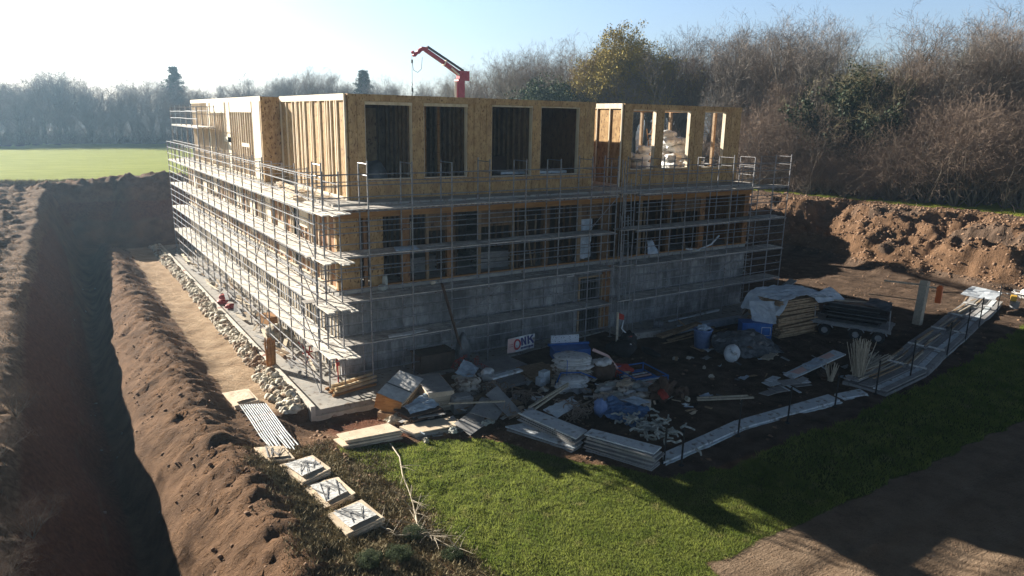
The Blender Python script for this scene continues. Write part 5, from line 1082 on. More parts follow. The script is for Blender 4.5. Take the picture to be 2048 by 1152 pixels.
tag(MB().lump((4.75, -3.9, .5), (.3, .25, .26), 12, .2, sub=2).build('white_bag', M['wrap'], smooth=True), 'small white bag beside the film covered sacks', 'bag')
def tangle(label, c, R_, n, seed, m='rope', r=.022):
    rn = random.Random(seed); T = thing('cable_tangle', label, 'cable', c); mb = MB()
    for k in range(n):
        o = Vector(c) + Vector((rn.gauss(0, R_ * .45), rn.gauss(0, R_ * .45), rn.uniform(.05, R_ * .7))); q = rn.uniform(.12, .32); nrm = Vector((rn.uniform(-1, 1), rn.uniform(-1, 1), rn.uniform(.2, 1.4))).normalized(); u = nrm.orthogonal().normalized(); v = nrm.cross(u); a0 = rn.uniform(0, 6); L_ = rn.uniform(3, 6.5)
        mb.path([o + (u * math.cos(a0 + L_ * i / 8) + v * math.sin(a0 + L_ * i / 8)) * q for i in range(9)], r, 4)
    mb.build('coils', M[m], T); return T
tangle('coiled tangle of brown cable right of the pale sacks', (4.3, -5.0, 0), .65, 42, 1); tangle('second cable tangle, beside the tilted grey sheet', (5.1, -6.1, 0), .5, 24, 2); tangle('reddish tangle behind the film covered sacks', (4.6, -2.7, .3), .6, 26, 3, 'redm', .012)
tangle('matted tangle behind the stacked lawn boards', (5.9, -8.2, 0), .65, 46, 4)
tag(MB().beam((4.5, -4.6, .62), (6.0, -4.5, .66), .3, .07).build('channel_piece', M['foam']), 'pale blue channel piece lying on the cable tangle', 'channel')
quadstack('flat_sheets', 'dark flat sheets piled against the concrete wall', [(5.0, -2.2), (7.0, -1.9), (7.2, -3.3), (5.2, -3.6)], .02, .34, 5, 'plyg', jit=.1, seed=6)
quadstack('flat_sheets', 'single dark sheet on the ground in front of the piled sheets', [(5.0, -3.62), (6.6, -3.45), (6.5, -4.6), (4.9, -4.6)], .02, .16, 2, 'plyg', jit=.05, seed=7)
quadstack('timber_pile', 'brown timber pile between the dark sheets and the bag stack', [(6.6, -3.3), (8.0, -3.4), (7.8, -5.0), (6.4, -4.6)], .02, .36, 5, 'wood', jit=.15, seed=8)
tag(MB().obox((3.7, -1.0, .42), (1.5, .9, .75)).obox((4.5, -1.0, .45), (.15, .95, .85)).obox((3.7, -1.0, .82), (1.6, 1.0, .05)).build('brown_container', M['brownb']), 'dark brown container against the concrete wall', 'container')
tag(MB().beam((3.95, -1.5, 3.9), (5.0, -1.7, .1), .32, .05).build('leaning_plank', M['brownb']), 'long dark plank leaning against the scaffold near the container', 'plank')
tag(MB().lump((4.9, -1.6, .8), (.3, .25, .8), 5, .2, sub=2).build('dark_bag', M['darktarp'], smooth=True), 'tall dark bag at the foot of the leaning plank', 'bag')
# banner
T = thing('banner', 'white banner with a red ring and dark blue letters NK tied to the scaffold', 'banner', (8.9, -1.42, .9))
def bp_(u, v, o=0): return Vector((7.34 + 1.52 * u + (.05 * math.sin(v * 3)), -1.38 - .04 * math.sin(u * 5 + v) - o, .22 + .70 * v + .02 * u))
def bquad(mb, pts, o=.012, th=.008):
    vs = [bp_(u, v, o) for u, v in pts] + [bp_(u, v, o - th) for u, v in pts]; n = len(pts); mb.add(vs, [tuple(range(n)), tuple(range(2 * n - 1, n - 1, -1))] + [(i, n + i, n + (i + 1) % n, (i + 1) % n) for i in range(n)])
mb = MB()
for i in range(12): bquad(mb, [(i / 12, 0), ((i + 1) / 12, 0), ((i + 1) / 12, 1), (i / 12, 1)], 0, .012)
mb.build('cloth', M['white'], T)
mb = MB()
for i in range(5): bquad(mb, [(i * .055, .02), ((i + 1) * .055, .02), ((i + 1) * .055, .98), (i * .055, .98)], .008, .006)
mb.build('pink_panel', M['pink'], T)
mb = MB()
for i in range(20):
    a, b_ = 2 * math.pi * i / 20, 2 * math.pi * (i + 1) / 20; bquad(mb, [(.31 + .135 * math.cos(a), .52 + .38 * math.sin(a)), (.31 + .135 * math.cos(b_), .52 + .38 * math.sin(b_)), (.31 + .085 * math.cos(b_), .52 + .25 * math.sin(b_)), (.31 + .085 * math.cos(a), .52 + .25 * math.sin(a))], .02)
mb.build('ring', M['ringred'], T)
mb = MB()
for q in ([(.47, .36), (.53, .36), (.53, .9), (.47, .9)], [(.53, .9), (.53, .7), (.61, .36), (.61, .56)], [(.61, .36), (.67, .36), (.67, .92), (.61, .92)]): bquad(mb, q, .02)
mb.build('letter_n', M['navy'], T)
mb = MB()
for q in ([(.72, .36), (.78, .36), (.78, .94), (.72, .94)], [(.78, .6), (.78, .74), (.89, .96), (.95, .96)], [(.80, .66), (.86, .72), (.97, .38), (.90, .36)]): bquad(mb, q, .02)
mb.build('letter_k', M['navy'], T)
mb = MB(); u = .46
for w_ in (.05, .03, .05, .04, .03, .02, .06, .05, .04): bquad(mb, [(u, .14), (u + w_, .14), (u + w_, .26), (u, .26)], .02); u += w_ + .014
mb.build('small_print', M['navy'], T)
for v in (.42, .56): mb = MB(); bquad(mb, [(.03, v), (.15, v), (.15, v + .03), (.03, v + .03)], .02); mb.build('red_line', M['ringred'], T)

# blue skip with speckled panel
T = thing('blue_skip', 'blue skip with a speckled white panel standing up in it', 'skip', (10.1, -2.3, 0))
mb = MB(); mb.slab([(9.3, -2.0), (11.0, -2.6), (10.6, -3.4), (8.9, -2.9)], 0, .5); mb.slab([(9.2, -1.95), (11.1, -2.6), (11.05, -2.72), (9.2, -2.1)], .45, .56); mb.build('body', M['blue'], T)
mb = MB(); mb.obox((10.0, -2.2, .72), (1.35, .1, .42), ang=-.35); mb.build('speckled_panel', mat('speckled_panel', (.62, .66, .7), (.78, .8, .82), 3, .6, c3=(.03, .03, .04), s3=22, t3=(.6, .64)), T)
# stack of paper bags, wrapped
T = thing('bag_stack', 'tall stack of white cement bags tied with blue straps', 'bags', (8.3, -4.8, 0)); rn = random.Random(8)
for k in range(9):
    z = .14 + .12 * k; MB().lump((8.2 + rn.uniform(-.1, .1), -5.2 + rn.uniform(-.08, .08), z), (.95 - .02 * k, .62, .085), k, .07, -.5 + rn.uniform(-.05, .05), 2).build('bag', M['sack' if k < 5 else 'white'], T, smooth=True)
for s_ in (-.4, .35): MB().path([(8.2 + s_ - .35, -5.2 - .5, .1), (8.2 + s_ - .3, -5.2 - .45, 1.1), (8.2 + s_ + .2, -5.2 + .5, 1.15), (8.2 + s_ + .3, -5.2 + .55, .2)], .02, 4).build('strap', M['blue'], T)
T = thing('bag_bale', 'lower bale of white bags in front of the tall bag stack', 'bags', (7.3, -5.5, 0))
for k in range(5): MB().lump((7.4 + rn.uniform(-.2, .2), -6.0 + rn.uniform(-.15, .15), .1 + .09 * k), (.62, .4, .08), k + 30, .12, -.3 + rn.uniform(-.3, .3), 2).build('bag', M['white'], T, smooth=True)
MB().path([(6.9, -5.7, .2), (7.3, -5.5, .6), (8.0, -5.9, .62), (8.5, -6.3, .4)], .03, 5).build('strap', M['blue'], T)
T = thing('torn_sacks', 'torn bulging sack of white rubble right of the bag stack', 'sack', (9.2, -5.9, 0))
MB().lump((9.25, -5.8, .42), (.62, .5, .45), 9, .12, sub=3).build('sack_body', M['brownb'], T, smooth=True)
for k in range(5): MB().lump((9.2 + .14 * math.cos(k * 1.3), -5.85 + .2 * math.sin(k * 1.3), .72 + .05 * k), (.32, .24, .13), k + 60, .15, k, 2).build('white_lining', M['white'], T, smooth=True)
MB().path([(9.1, -5.3, 1.25), (9.6, -5.7, 1.0), (9.85, -6.1, .5)], .07, 6, .05).build('rolled_edge', M['pink'], T)
tag(MB().obox((6.9, -4.9, .3), (.4, .3, .55), ang=.3).obox((6.65, -5.0, .2), (.3, .3, .35), ang=.1).build('foam_block', M['foam']), 'pale foam block left of the bag stack', 'block')
tag(MB().lump((10.2, -5.6, .22), (.8, .35, .25), 15, .25, -.4, 2).build('red_tarp', M['redm'], smooth=True), 'crumpled dark red tarpaulin behind the blue cage', 'tarpaulin')
T = thing('blue_cage', 'low blue steel cage lying on the yard behind the sack pile', 'cage', (10.4, -6.5, 0))
qc = [(10.0, -5.7), (11.5, -5.9), (11.3, -7.6), (9.8, -7.3)]
for z in (.12, .42): mb = MB(); mb.path([(*qc[i % 4], z) for i in range(5)], .03, 6); mb.build('rim', M['blue'], T)
for q in qc: MB().tube((*q, .02), (*q, .45), .03, 6).build('post', M['blue'], T)
for k in range(6): y = -5.95 - .25 * k; MB().beam((10.0, y, .14), (11.3, y - .15, .16), .1, .04).build('slat', M[('blue', 'foam', 'pink')[k % 3]], T)
# pile of broken sacks and blocks
T = thing('sack_pile', 'broad pile of pale sacks, blocks and rolls in the middle of the yard', 'rubble pile', (8.9, -7.6, 0)); rn = random.Random(21)
for k in range(58):
    a = rn.uniform(0, 6.28); q = rn.random() ** .6; x = 8.95 + math.cos(a) * q * 1.35; y = -7.6 + math.sin(a) * q * .95; z = .12 + (1 - q) * .42 * rn.random() + .06
    if k % 3: MB().lump((x, y, z), (rn.uniform(.2, .42), .17, .12), k, .18, rn.uniform(-.9, .2), 2 if k % 2 else 1).build('sack', M[rn.choice(('sack', 'sack', 'white', 'cloth'))], T, smooth=bool(k % 2))
    else: MB().obox((x, y, z + .05), (rn.uniform(.25, .5), .22, .1), Matrix.Rotation(rn.uniform(0, 3), 3, 'Z') @ Matrix.Rotation(rn.uniform(-.4, .4), 3, 'X')).build('block', M[rn.choice(('foam', 'plyg', 'ply'))], T)
T = thing('fabric_roll', 'long pale grey roll lying in front of the sack pile', 'roll', (8.0, -8.6, .2))
for k, (a, b_) in enumerate([((7.2, -7.7, .28), (7.75, -8.2, .27)), ((7.77, -8.22, .26), (8.3, -8.75, .25)), ((8.32, -8.77, .25), (8.8, -9.2, .22))]): MB().tube(a, b_, .2, 10).build('segment', M['sack' if k != 1 else 'plyg'], T, smooth=True)
tag(MB().lump((10.0, -8.6, .4), (.6, .4, .4), 24, .3, .3, 2).lump((10.6, -9.0, .25), (.5, .3, .25), 25, .3, .6, 2).build('brown_heap', M['brownb']), 'brown refuse heap at the right of the sack pile', 'heap')
tag(MB().lump((9.6, -9.0, .45), (.16, .55, .12), 26, .2, -.6, 2).build('red_cloth', M['redm'], smooth=True), 'red cloth strip across the right side of the sack pile', 'cloth')
tag(MB().sheet([(6.4, -8.9, .4), (7.4, -8.4, .6), (8.3, -9.7, .45), (7.0, -10.3, .2)], 16, 14, .02, .22, 14).build('blue_tarpaulin', M['bluetarp']), 'crumpled dark blue tarpaulin behind the lawn boards', 'tarpaulin')
tag(MB().sheet([(7.5, -8.9, .6), (8.2, -9.0, .62), (8.5, -9.5, .5), (7.8, -9.5, .55)], 7, 5, .02, .06, 15).build('plastic_board', M['bluewrap']), 'pale blue lid on the dark blue tarpaulin', 'lid')
tag(MB().lump((6.55, -8.9, .5), (.22, .2, .35), 28, .2, sub=2).build('blue_bag', M['bluebin'], smooth=True), 'blue bag standing on the dark blue tarpaulin', 'bag')
T = thing('rag_heap', 'heap of twisted grey rags beside the first black post', 'rags', (7.3, -10.9, 0)); rn = random.Random(2)
for k in range(60):
    x = rn.gauss(7.5, .42); y = rn.gauss(-10.7, .65); z = .08 + rn.random() * .35; a = rn.uniform(0, 6)
    MB().path([(x + .16 * i * math.cos(a) + rn.uniform(-.05, .05), y + .16 * i * math.sin(a) + rn.uniform(-.05, .05), z + .06 * math.sin(i * 2 + a)) for i in range(4)], .05, 5, .03).build('rag', M['cloth'], T, smooth=True)
# stacked boards on the lawn edge
quadstack('board_stack', 'upper stack of pale boards at the head of the lawn, fanned over a lower one', [(3.66, -7.82), (4.31, -7.89), (4.81, -10.16), (4.1, -10.46)], .2, .5, 5, 'plyg', top='foam', jit=.08, seed=11)
quadstack('board_stack', 'lower fanned boards sticking out left under the upper lawn stack', [(3.1, -7.91), (4.02, -8.07), (4.6, -10.3), (4.05, -10.5)], -.02, .18, 3, 'plyg', top='foam', jit=.12, seed=12)
quadstack('board_stack', 'long board stack at the tip of the yard, touching the first black post', [(4.5, -10.6), (4.98, -10.41), (5.97, -12.6), (5.43, -12.8)], -.02, .58, 10, 'plyg', top='foam', jit=.09, seed=13)
tag(MB().beam((4.3, -7.6, .5), (6.6, -6.9, .75), .09, .05).beam((4.4, -7.75, .45), (6.5, -7.0, .7), .07, .05).build('battens', M['stick']), 'pair of battens resting on the upper lawn stack', 'battens')
tag(MB().sheet([(4.7, -7.9, .4), (6.2, -7.6, .5), (6.2, -8.2, .42), (4.9, -8.5, .3)], 9, 5, .03, .08, 18).build('foam_sheet', M['foam']), 'white foam sheet behind the upper lawn stack', 'sheet')
tag(MB().beam((10.9, -9.6, .12), (13.0, -10.6, .14), .12, .05).beam((11.0, -9.5, .16), (12.9, -10.4, .18), .08, .04).build('battens', M['stick']), 'pair of pale battens lying loose on the open yard', 'battens')

# ---------------------------------------------------------------- yard, right part
T = thing('rubbish_heap', 'black rubbish bags with a pale post and a red flag beside the ladder bay', 'rubbish', (12.3, -3.6, 0))
for k, (x, y, z, a, b_, c) in enumerate([(12.3, -3.8, .35, .6, .5, .38), (12.8, -3.5, .5, .4, .4, .5), (13.4, -4.4, .15, .7, .2, .14), (12.0, -3.4, .3, .4, .4, .3)]): MB().lump((x, y, z), (a, b_, c), k + 3, .15, k * .7, 2).build('bag', M['black'], T, smooth=True)
MB().tube((12.25, -3.3, .3), (12.3, -3.2, 1.95), .06, 7).build('post', M['stick'], T)
MB().sheet([(12.38, -3.2, 1.9), (12.75, -3.15, 1.75), (12.75, -3.15, 1.5), (12.4, -3.2, 1.6)], 4, 3, .012, .03, 3).build('flag', M['redm'], T)
MB().path([(12.7, -3.2, 1.5), (12.5, -3.3, 1.15), (12.9, -3.5, .7)], .03, 5).build('pale_strap', M['foam'], T); MB().obox((12.7, -3.7, .72), (.25, .12, .3)).build('red_tin', M['redm'], T); MB().obox((12.3, -4.1, .55), (.2, .1, .2)).build('label', M['white'], T)
T = thing('builders_bin', 'blue plastic bin with crumpled film spilling from its top', 'bin', (16.3, -4.9, 0))
MB().lathe((16.3, -4.9, .08), [(.36, 0), (.44, .85), (.48, .88), (.46, .92), (.38, .9), (.36, .6)], 16).build('body', M['bluebin'], T, smooth=True); MB().lump((16.4, -4.85, 1.0), (.3, .25, .16), 6, .3, sub=2).build('film', M['bluewrap'], T); MB().obox((16.3, -4.9, .04), (.8, .8, .08)).build('pallet', M['wood'], T)
tag(MB().sheet([(16.3, -5.4, .75), (19.2, -5.5, .85), (18.9, -7.6, .2), (15.6, -6.9, .25)], 18, 14, .03, .3, 22, sag=lambda u, v: .35 * math.sin(u * 3.1) * math.sin(v * 3.1)).build('dark_film_heap', M['darktarp']), 'grey heap of crumpled dark film right of the blue bin', 'film')
tag(MB().lump((17.6, -6.3, .3), (1.2, .7, .35), 40, .15, sub=2).build('sand_heap', M['brownb'], smooth=True), 'brown soil heap under the dark film', 'heap')
T = thing('white_tank', 'round white plastic container leaning on the dark film heap', 'container', (15.9, -7.0, 0)); MB().lump((15.95, -7.0, .42), (.4, .34, .42), 2, .03, sub=3).build('body', M['foam'], T, smooth=True); MB().tube((15.7, -7.25, .6), (15.6, -7.4, .68), .09, 8).build('cap', M['foam'], T)
tag(MB().beam((17.4, -7.7, .1), (18.6, -7.3, .12), .4, .05).beam((17.6, -7.9, .14), (18.3, -7.4, .16), .2, .04).build('splintered_board', M['stick']), 'splintered board right of the white container', 'board')
T = thing('curb_slab', 'long low concrete edging in front of the right part of the building', 'slab', (17.5, -2.3, 0)); MB().slab([(13.9, -2.1), (17.2, -2.6), (17.3, -2.25), (13.95, -1.75)], 0, .3).build('edging', M['slabc'], T); MB().slab([(17.25, -2.62), (21.7, -2.9), (21.75, -2.5), (17.3, -2.25)], 0, .34).build('edging', M['bluewrap'], T)
tag(MB().beam((15.3, -3.0, .25), (18.4, -2.75, .42), .4, .12).beam((15.5, -3.4, .12), (19.2, -3.1, .2), .12, .08).beam((16.1, -3.2, .3), (18.0, -2.95, .5), .1, .06).beam((17.5, -2.9, .3), (17.2, -2.4, .7), .12, .05).beam((15.0, -3.6, .1), (19.8, -3.5, .12), .06, .05).build('timber_heap', M['wood']), 'brown planks piled on the long concrete edging', 'planks')
tag(MB().beam((18.1, -.9, .12), (22.2, -.75, .14), .12, .06).beam((20.3, -.85, .16), (22.3, -.7, .18), .2, .05).build('white_battens', M['foam']), 'white battens lying along the foot of the right concrete wall', 'battens')
tag(MB().lump((16.9, -1.3, .2), (.25, .2, .18), 8, .3, sub=2).obox((17.2, -1.2, .15), (.2, .2, .25)).build('bucket_group', M['grey']), 'small bucket and bag at the foot of the right concrete wall', 'bucket')
# board tower under the pale tarpaulin
pile('board_tower', 'tall stack of brown boards under the pale tarpaulin', 'boards', (22.4, -4.9, .0), (2.9, 2.0, 1.95), 24, -.05, 'wood', jit=.13)
T = thing('pale_tarpaulin', 'pale blue tarpaulin draped over the tall board stack', 'tarpaulin', (22.2, -4.9, 1.9))
MB().sheet([(20.3, -3.7, 1.75), (24.3, -4.1, 2.15), (24.2, -6.5, 2.02), (20.6, -5.9, 1.95)], 20, 14, .02, .22, 31, sag=lambda u, v: .22 * math.sin(u * 3.14) + (-1.0 * max(0, .16 - u) * 4)).build('cover', M['tarp'], T)
MB().sheet([(23.0, -5.9, 2.1), (25.0, -5.7, 2.25), (25.2, -6.6, 1.7), (23.1, -6.4, 1.85)], 8, 6, .02, .08, 32).build('flap', M['tarp'], T); MB().sheet([(20.1, -4.4, 1.8), (20.75, -5.5, 1.95), (20.5, -5.9, .9), (20.0, -4.9, .6)], 8, 10, .02, .16, 33).build('side_fold', M['tarp'], T)
tag(MB().beam((21.0, -3.2, .2), (24.4, -3.9, 2.35), .5, .05).build('leaning_board', M['plyg']), 'grey board leaning behind the tarpaulin covered stack', 'board')
T = thing('blue_crate', 'long blue crate with white square outlines beside the tall board stack', 'crate', (20.2, -5.0, 0))
Mx = Matrix.Rotation(-.62, 3, 'Z'); cc = Vector((20.1, -4.95, .42)); MB().obox(cc, (1.5, .8, .8), Mx).obox(cc + Vector((0, 0, .41)), (1.54, .84, .04), Mx).build('body', M['blue'], T)
for (ux, sx) in ((.35, -1), (-.2, 1)):
    mb = MB()
    if sx < 0: f_ = lambda a, b_: cc + Mx @ Vector((.763, a, b_))
    else: f_ = lambda a, b_: cc + Mx @ Vector((.45 + a, -.408, b_))
    for s0, s1 in (((-.22, -.2), (.22, -.2)), ((.22, -.2), (.22, .22)), ((.22, .22), (-.22, .22)), ((-.22, .22), (-.22, -.2))): mb.tube(f_(*s0), f_(*s1), .018, 4)
    mb.build('outline', M['foam'], T)
tag(MB().lathe((20.7, -4.7, .86), [(.13, 0), (.15, .25), (.16, .27)], 10).build('tub', M['foam'], smooth=True), 'small white tub standing on the blue crate', 'tub')
# trailer
T = thing('flat_trailer', 'flat three wheeled trailer carrying black sheets', 'trailer', (25.6, -7.6, 0))
A_ = Vector((23.55, -6.0, 0)); D_ = Vector((24.95, -9.2, 0)) - A_; dn_ = D_.normalized(); pn = Vector((-dn_.y, dn_.x, 0))
if pn.x < 0: pn = -pn
L_ = D_.length; tl = lambda s, t, z: A_ + dn_ * s + pn * t + Vector((0, 0, z))
mb = MB(); mb.beam(tl(-.2, 0, .62), tl(L_ + .1, 0, .62), .09, .14); mb.beam(tl(-.2, 1.9, .62), tl(L_ + .1, 1.9, .62), .09, .14)
for s in np.linspace(0, L_, 6): mb.beam(tl(s, .05, .6), tl(s, 1.85, .6), .08, .08)
mb.build('chassis', M['grey'], T); MB().add([tl(-.1, .02, .70), tl(L_, .02, .70), tl(L_, 1.88, .70), tl(-.1, 1.88, .70), tl(-.1, .02, .74), tl(L_, .02, .74), tl(L_, 1.88, .74), tl(-.1, 1.88, .74)], [(0, 3, 2, 1), (4, 5, 6, 7), (0, 1, 5, 4), (1, 2, 6, 5), (2, 3, 7, 6), (3, 0, 4, 7)]).build('platform', M['plyg'], T)
MB().tube(tl(-.2, .9, .55), tl(-1.3, .9, .5), .05, 6).tube(tl(-.2, .2, .55), tl(-1.2, .9, .5), .04, 6).build('drawbar', M['grey'], T)
for s in (.55, L_ * .58, L_ * .88):
    for t in (-.08, 1.98):
        c0, c1 = tl(s, t - .1, .3), tl(s, t + .1, .3); wh = MB().tube(c0, c1, .3, 16).build('tyre', M['black'], T, smooth=False); sub(MB().tube(tl(s, t - .115, .3), tl(s, t + .115, .3), .16, 12), 'rim', M['grey'], wh)
    MB().path([tl(s - .38, -.1, .45), tl(s - .25, -.1, .62), tl(s + .25, -.1, .62), tl(s + .38, -.1, .45)], .03, 5).build('mudguard', M['grey'], T)
for s in (0, L_): MB().tube(tl(s, 0, .7), tl(s - .05, 0, 1.75), .03, 6).build('stake', M['grey'], T)
rn = random.Random(5); T2 = thing('black_sheet_load', 'untidy load of black sheets and frames on the trailer', 'load', tl(L_ / 2, 1, .74))
for k in range(13):
    z = .77 + .075 * k; s0 = .2 + rn.uniform(0, .4); s1 = L_ - rn.uniform(.05, .6); t0 = .15 + rn.uniform(0, .2); t1 = 1.7 - rn.uniform(0, .3)
    q = [tl(s0, t0, z), tl(s1, t0, z), tl(s1, t1, z), tl(s0, t1, z)]; v_ = q + [p + Vector((0, 0, .05)) for p in q]; MB().add(v_, [(0, 3, 2, 1), (4, 5, 6, 7), (0, 1, 5, 4), (1, 2, 6, 5), (2, 3, 7, 6), (3, 0, 4, 7)]).build('sheet', M['black' if k % 3 else 'darktarp'], T2)
MB().beam(tl(.4, .4, 1.78), tl(L_ - .2, 1.2, 1.85), .08, .04).build('lath', M['stick'], T2); MB().sheet([tl(L_ - 1.3, .1, 1.8), tl(L_ - .1, .1, 1.75), tl(L_ - .1, 1.2, 1.9), tl(L_ - 1.2, 1.3, 1.95)], 6, 6, .02, .12, 4).build('film', M['darktarp'], T2)
# fallen sign board
T = thing('fallen_board', 'long white board with faded pink patches lying in the yard', 'board', (18.3, -9.7, .2))
q = [Vector((15.95, -9.75, .32)), Vector((15.85, -10.3, .3)), Vector((20.5, -9.75, .42)), Vector((20.5, -9.1, .45))]
MB().sheet(q, 16, 4, .05, .015, 41).build('panel', M['foam'], T); l2 = lambda u, v: q[0] * (1 - u) * (1 - v) + q[3] * u * (1 - v) + q[2] * u * v + q[1] * (1 - u) * v + Vector((0, 0, .035))
for (u0, u1, v0, v1) in ((.08, .3, .25, .9), (.66, .88, .1, .7)): MB().sheet([l2(u0, v0), l2(u1, v0 + .05), l2(u1 - .03, v1), l2(u0 + .04, v1)], 5, 3, .008, .006, 5).build('pink_patch', M['pink'], T)
MB().sheet([l2(.35, 0), l2(.62, .1), l2(.6, .8), l2(.36, .9)], 8, 6, .01, .07, 9).build('film', M['bluewrap'], T)
MB().tube((16.5, -10, 0), (16.5, -10, .3), .12, 6).tube((19.8, -9.5, 0), (19.8, -9.5, .4), .12, 6).build('bearer', M['wood'], T)
T = thing('loose_sheets', 'scattered grey sheets in front of the fallen white board', 'sheets', (14.6, -10.5, 0)); rn = random.Random(9)
for k in range(11): x = 13.7 + rn.random() * 2.6; y = -10.9 + rn.random() * .9 + (x - 14) * .12; MB().obox((x, y, .06 + .03 * k), (rn.uniform(.5, 1.1), rn.uniform(.25, .5), .02), Matrix.Rotation(rn.uniform(-.3, .5), 3, 'Z') @ Matrix.Rotation(rn.uniform(-.1, .15), 3, 'X')).build('sheet', M['plyg' if k % 3 else 'foam'], T)
bundle('stick_bundle', 'upright splayed bundle of bleached sticks by the board walkway', 'sticks', (18.7, -11.5, .1), 80, 1.75, 'stick', (.02, .05, 1), .16, .02, fan=.2, seed=4)
bundle('stick_bundle', 'short pale splintered sticks left of the tall bundle', 'sticks', (17.6, -10.9, .05), 22, .8, 'stick', (.15, .1, 1), .1, .02, fan=.3, seed=5)
bundle('stick_bundle', 'splayed sticks lying from the tall bundle towards the walkway', 'sticks', (19.3, -11.3, .25), 40, 3.0, 'stick', (1, .25, .05), .35, .03, fan=.22, seed=6)
tag(MB().lump((18.0, -10.6, .12), (.5, .4, .2), 3, .3, sub=2).build('soil_heap', M['brownb']), 'dark heap between the fallen board and the stick bundle', 'heap')
# white board strip
for i, (q, lb) in enumerate([([(6.49, -12.17), (6.06, -12.66), (8.4, -12.42), (8.7, -11.9)], 'nearest length of the white board strip, touching the corner post'), ([(8.72, -11.9), (8.45, -12.42), (10.4, -12.2), (10.68, -11.64)], 'second length of the white board strip'),
        ([(10.7, -11.66), (10.42, -12.2), (12.9, -12.32), (13.1, -11.76)], 'third length of the white board strip, behind the second post'), ([(13.12, -11.76), (12.92, -12.32), (15.9, -12.46), (16.05, -11.84)], 'fourth length of the white board strip'),
        ([(16.3, -11.95), (16.2, -12.4), (17.5, -12.66), (17.75, -12.16)], 'short offset last length of the white board strip')]):
    g = max(0, min(hz(*p) for p in q)); mb = MB(); mb.slab(q, g + .02, g + .09); mb.slab([(x + .03, y - .08) for x, y in q], g - .05, g + .015, .02); tag(mb.build('white_board', M['foam'], None), lb, 'board', 'boards of the white strip')
# walkway of stacked scaffold boards
WK = [(17.95, -12.2), (21.8, -11.85), (25.3, -10.9), (29.3, -9.95), (33.0, -9.0), (36.4, -8.2), (39.2, -7.4)]
WL = ['nearest section of the raised board walkway, behind the stick bundle', 'second section of the board walkway, littered with sticks', 'third section of the board walkway, with two pale end battens', 'fourth section of the board walkway', 'fifth section of the board walkway, below the leaning post', 'farthest section of the board walkway, under the pale blue sheet']
for i in range(6):
    a = Vector((*WK[i], 0)); b_ = Vector((*WK[i + 1], 0)); d = (b_ - a).normalized(); p_ = Vector((-d.y, d.x, 0)); g = max(hz(*WK[i]), hz(*WK[i + 1]), 0) * 1
    T = thing('walkway_section', lb if False else WL[i], 'walkway', ((a + b_) / 2), 'sections of the board walkway'); rn = random.Random(i); g -= .14
    nb = 6
    for k in range(nb):
        o = p_ * (-.75 + k * .3); z = g + .28 + rn.uniform(-.03, .05) + (.08 if k > 3 else 0); MB().beam(a + d * (.06 + rn.uniform(-.1, .1)) + o + Vector((0, 0, z)), b_ - d * (.06 + rn.uniform(-.1, .1)) + o * rn.uniform(.95, 1.05) + Vector((0, 0, z + rn.uniform(-.02, .03))), .25, .05).build('board', M[('plyg', 'foam', 'plyg', 'stick', 'plyg', 'plyg')[k] if k == 1 else 'plyg'], T)
    for k in range(5): o = p_ * rn.uniform(-.2, .9); MB().beam(a + d * rn.uniform(.3, 1.2) + o + Vector((0, 0, g + .37 + .02 * k)), b_ - d * rn.uniform(.2, 1.2) + o * rn.uniform(.6, 1.1) + Vector((0, 0, g + .37 + .02 * k)), .07, .04).build('lath', M['stick' if k % 2 else 'wood'], T)
    MB().slab([tuple((a + p_ * -.9)[:2]), tuple((b_ + p_ * -.9)[:2]), tuple((b_ + p_ * .9)[:2]), tuple((a + p_ * .9)[:2])], g - .2, g + .23).build('bearers', M['plyg'], T)
    for s_ in (-1, 1):
        if i: MB().tube(a + p_ * (.45 * s_ - .35) + Vector((0, 0, g + .46)), a + p_ * (.45 * s_ + .35) + Vector((0, 0, g + .48)), .045, 6).build('end_batten', M['white'], T)
T = thing('blue_sheet', 'pale blue folded sheet capping the far end of the walkway', 'sheet', (37.6, -7.9, .8))
gg = max(hz(37.5, -8), 0); MB().sheet([(36.0, -7.3, gg + .8), (38.7, -6.7, gg + 1.0), (39.0, -8.3, gg + .8), (36.7, -8.9, gg + .75)], 10, 6, .03, .1, 4).build('sheet', M['tarp'], T)
POSTS = [(6.13, -12.6, 1.35), (6.5, -13.0, 1.25), (9.81, -12.5, 1.35), (12.34, -12.66, 1.4), (15.36, -12.6, 1.3), (17.9, -12.75, 1.45), (20.75, -12.6, 1.8), (25.59, -11.75, 1.75), (29.17, -10.9, 1.75), (32.35, -10.1, 1.7), (37.25, -8.9, 1.6)]
PL = ['left one of the pair of black posts at the corner of the board strip', 'right one of the pair of black posts at the corner of the board strip', 'black post behind the second white board', 'black post at the third white board', 'black post at the fourth white board', 'black post in front of the tall stick bundle', 'black post at the near end of the walkway', 'black post by the second walkway section', 'black post by the third walkway section', 'black post near the leaning timber post', 'farthest black post, at the pale blue sheet']
for (x, y, h_), lb in zip(POSTS, PL):
    g = hz(x, y); tag(MB().tube((x, y, g - .3), (x + .02, y, g + h_), .032, 7).tube((x, y, g - .02), (x, y, g + .02), .09, 8).tube((x, y, g + h_ - .1), (x, y, g + h_ - .04), .045, 7).build('fence_post', M['blackp']), lb, 'post', 'black posts along the board strip')
T = thing('survey_post', 'thick pale timber post with side arms at the far pit edge', 'post', (30.5, -8.3, 0)); g = hz(30.6, -7.9)
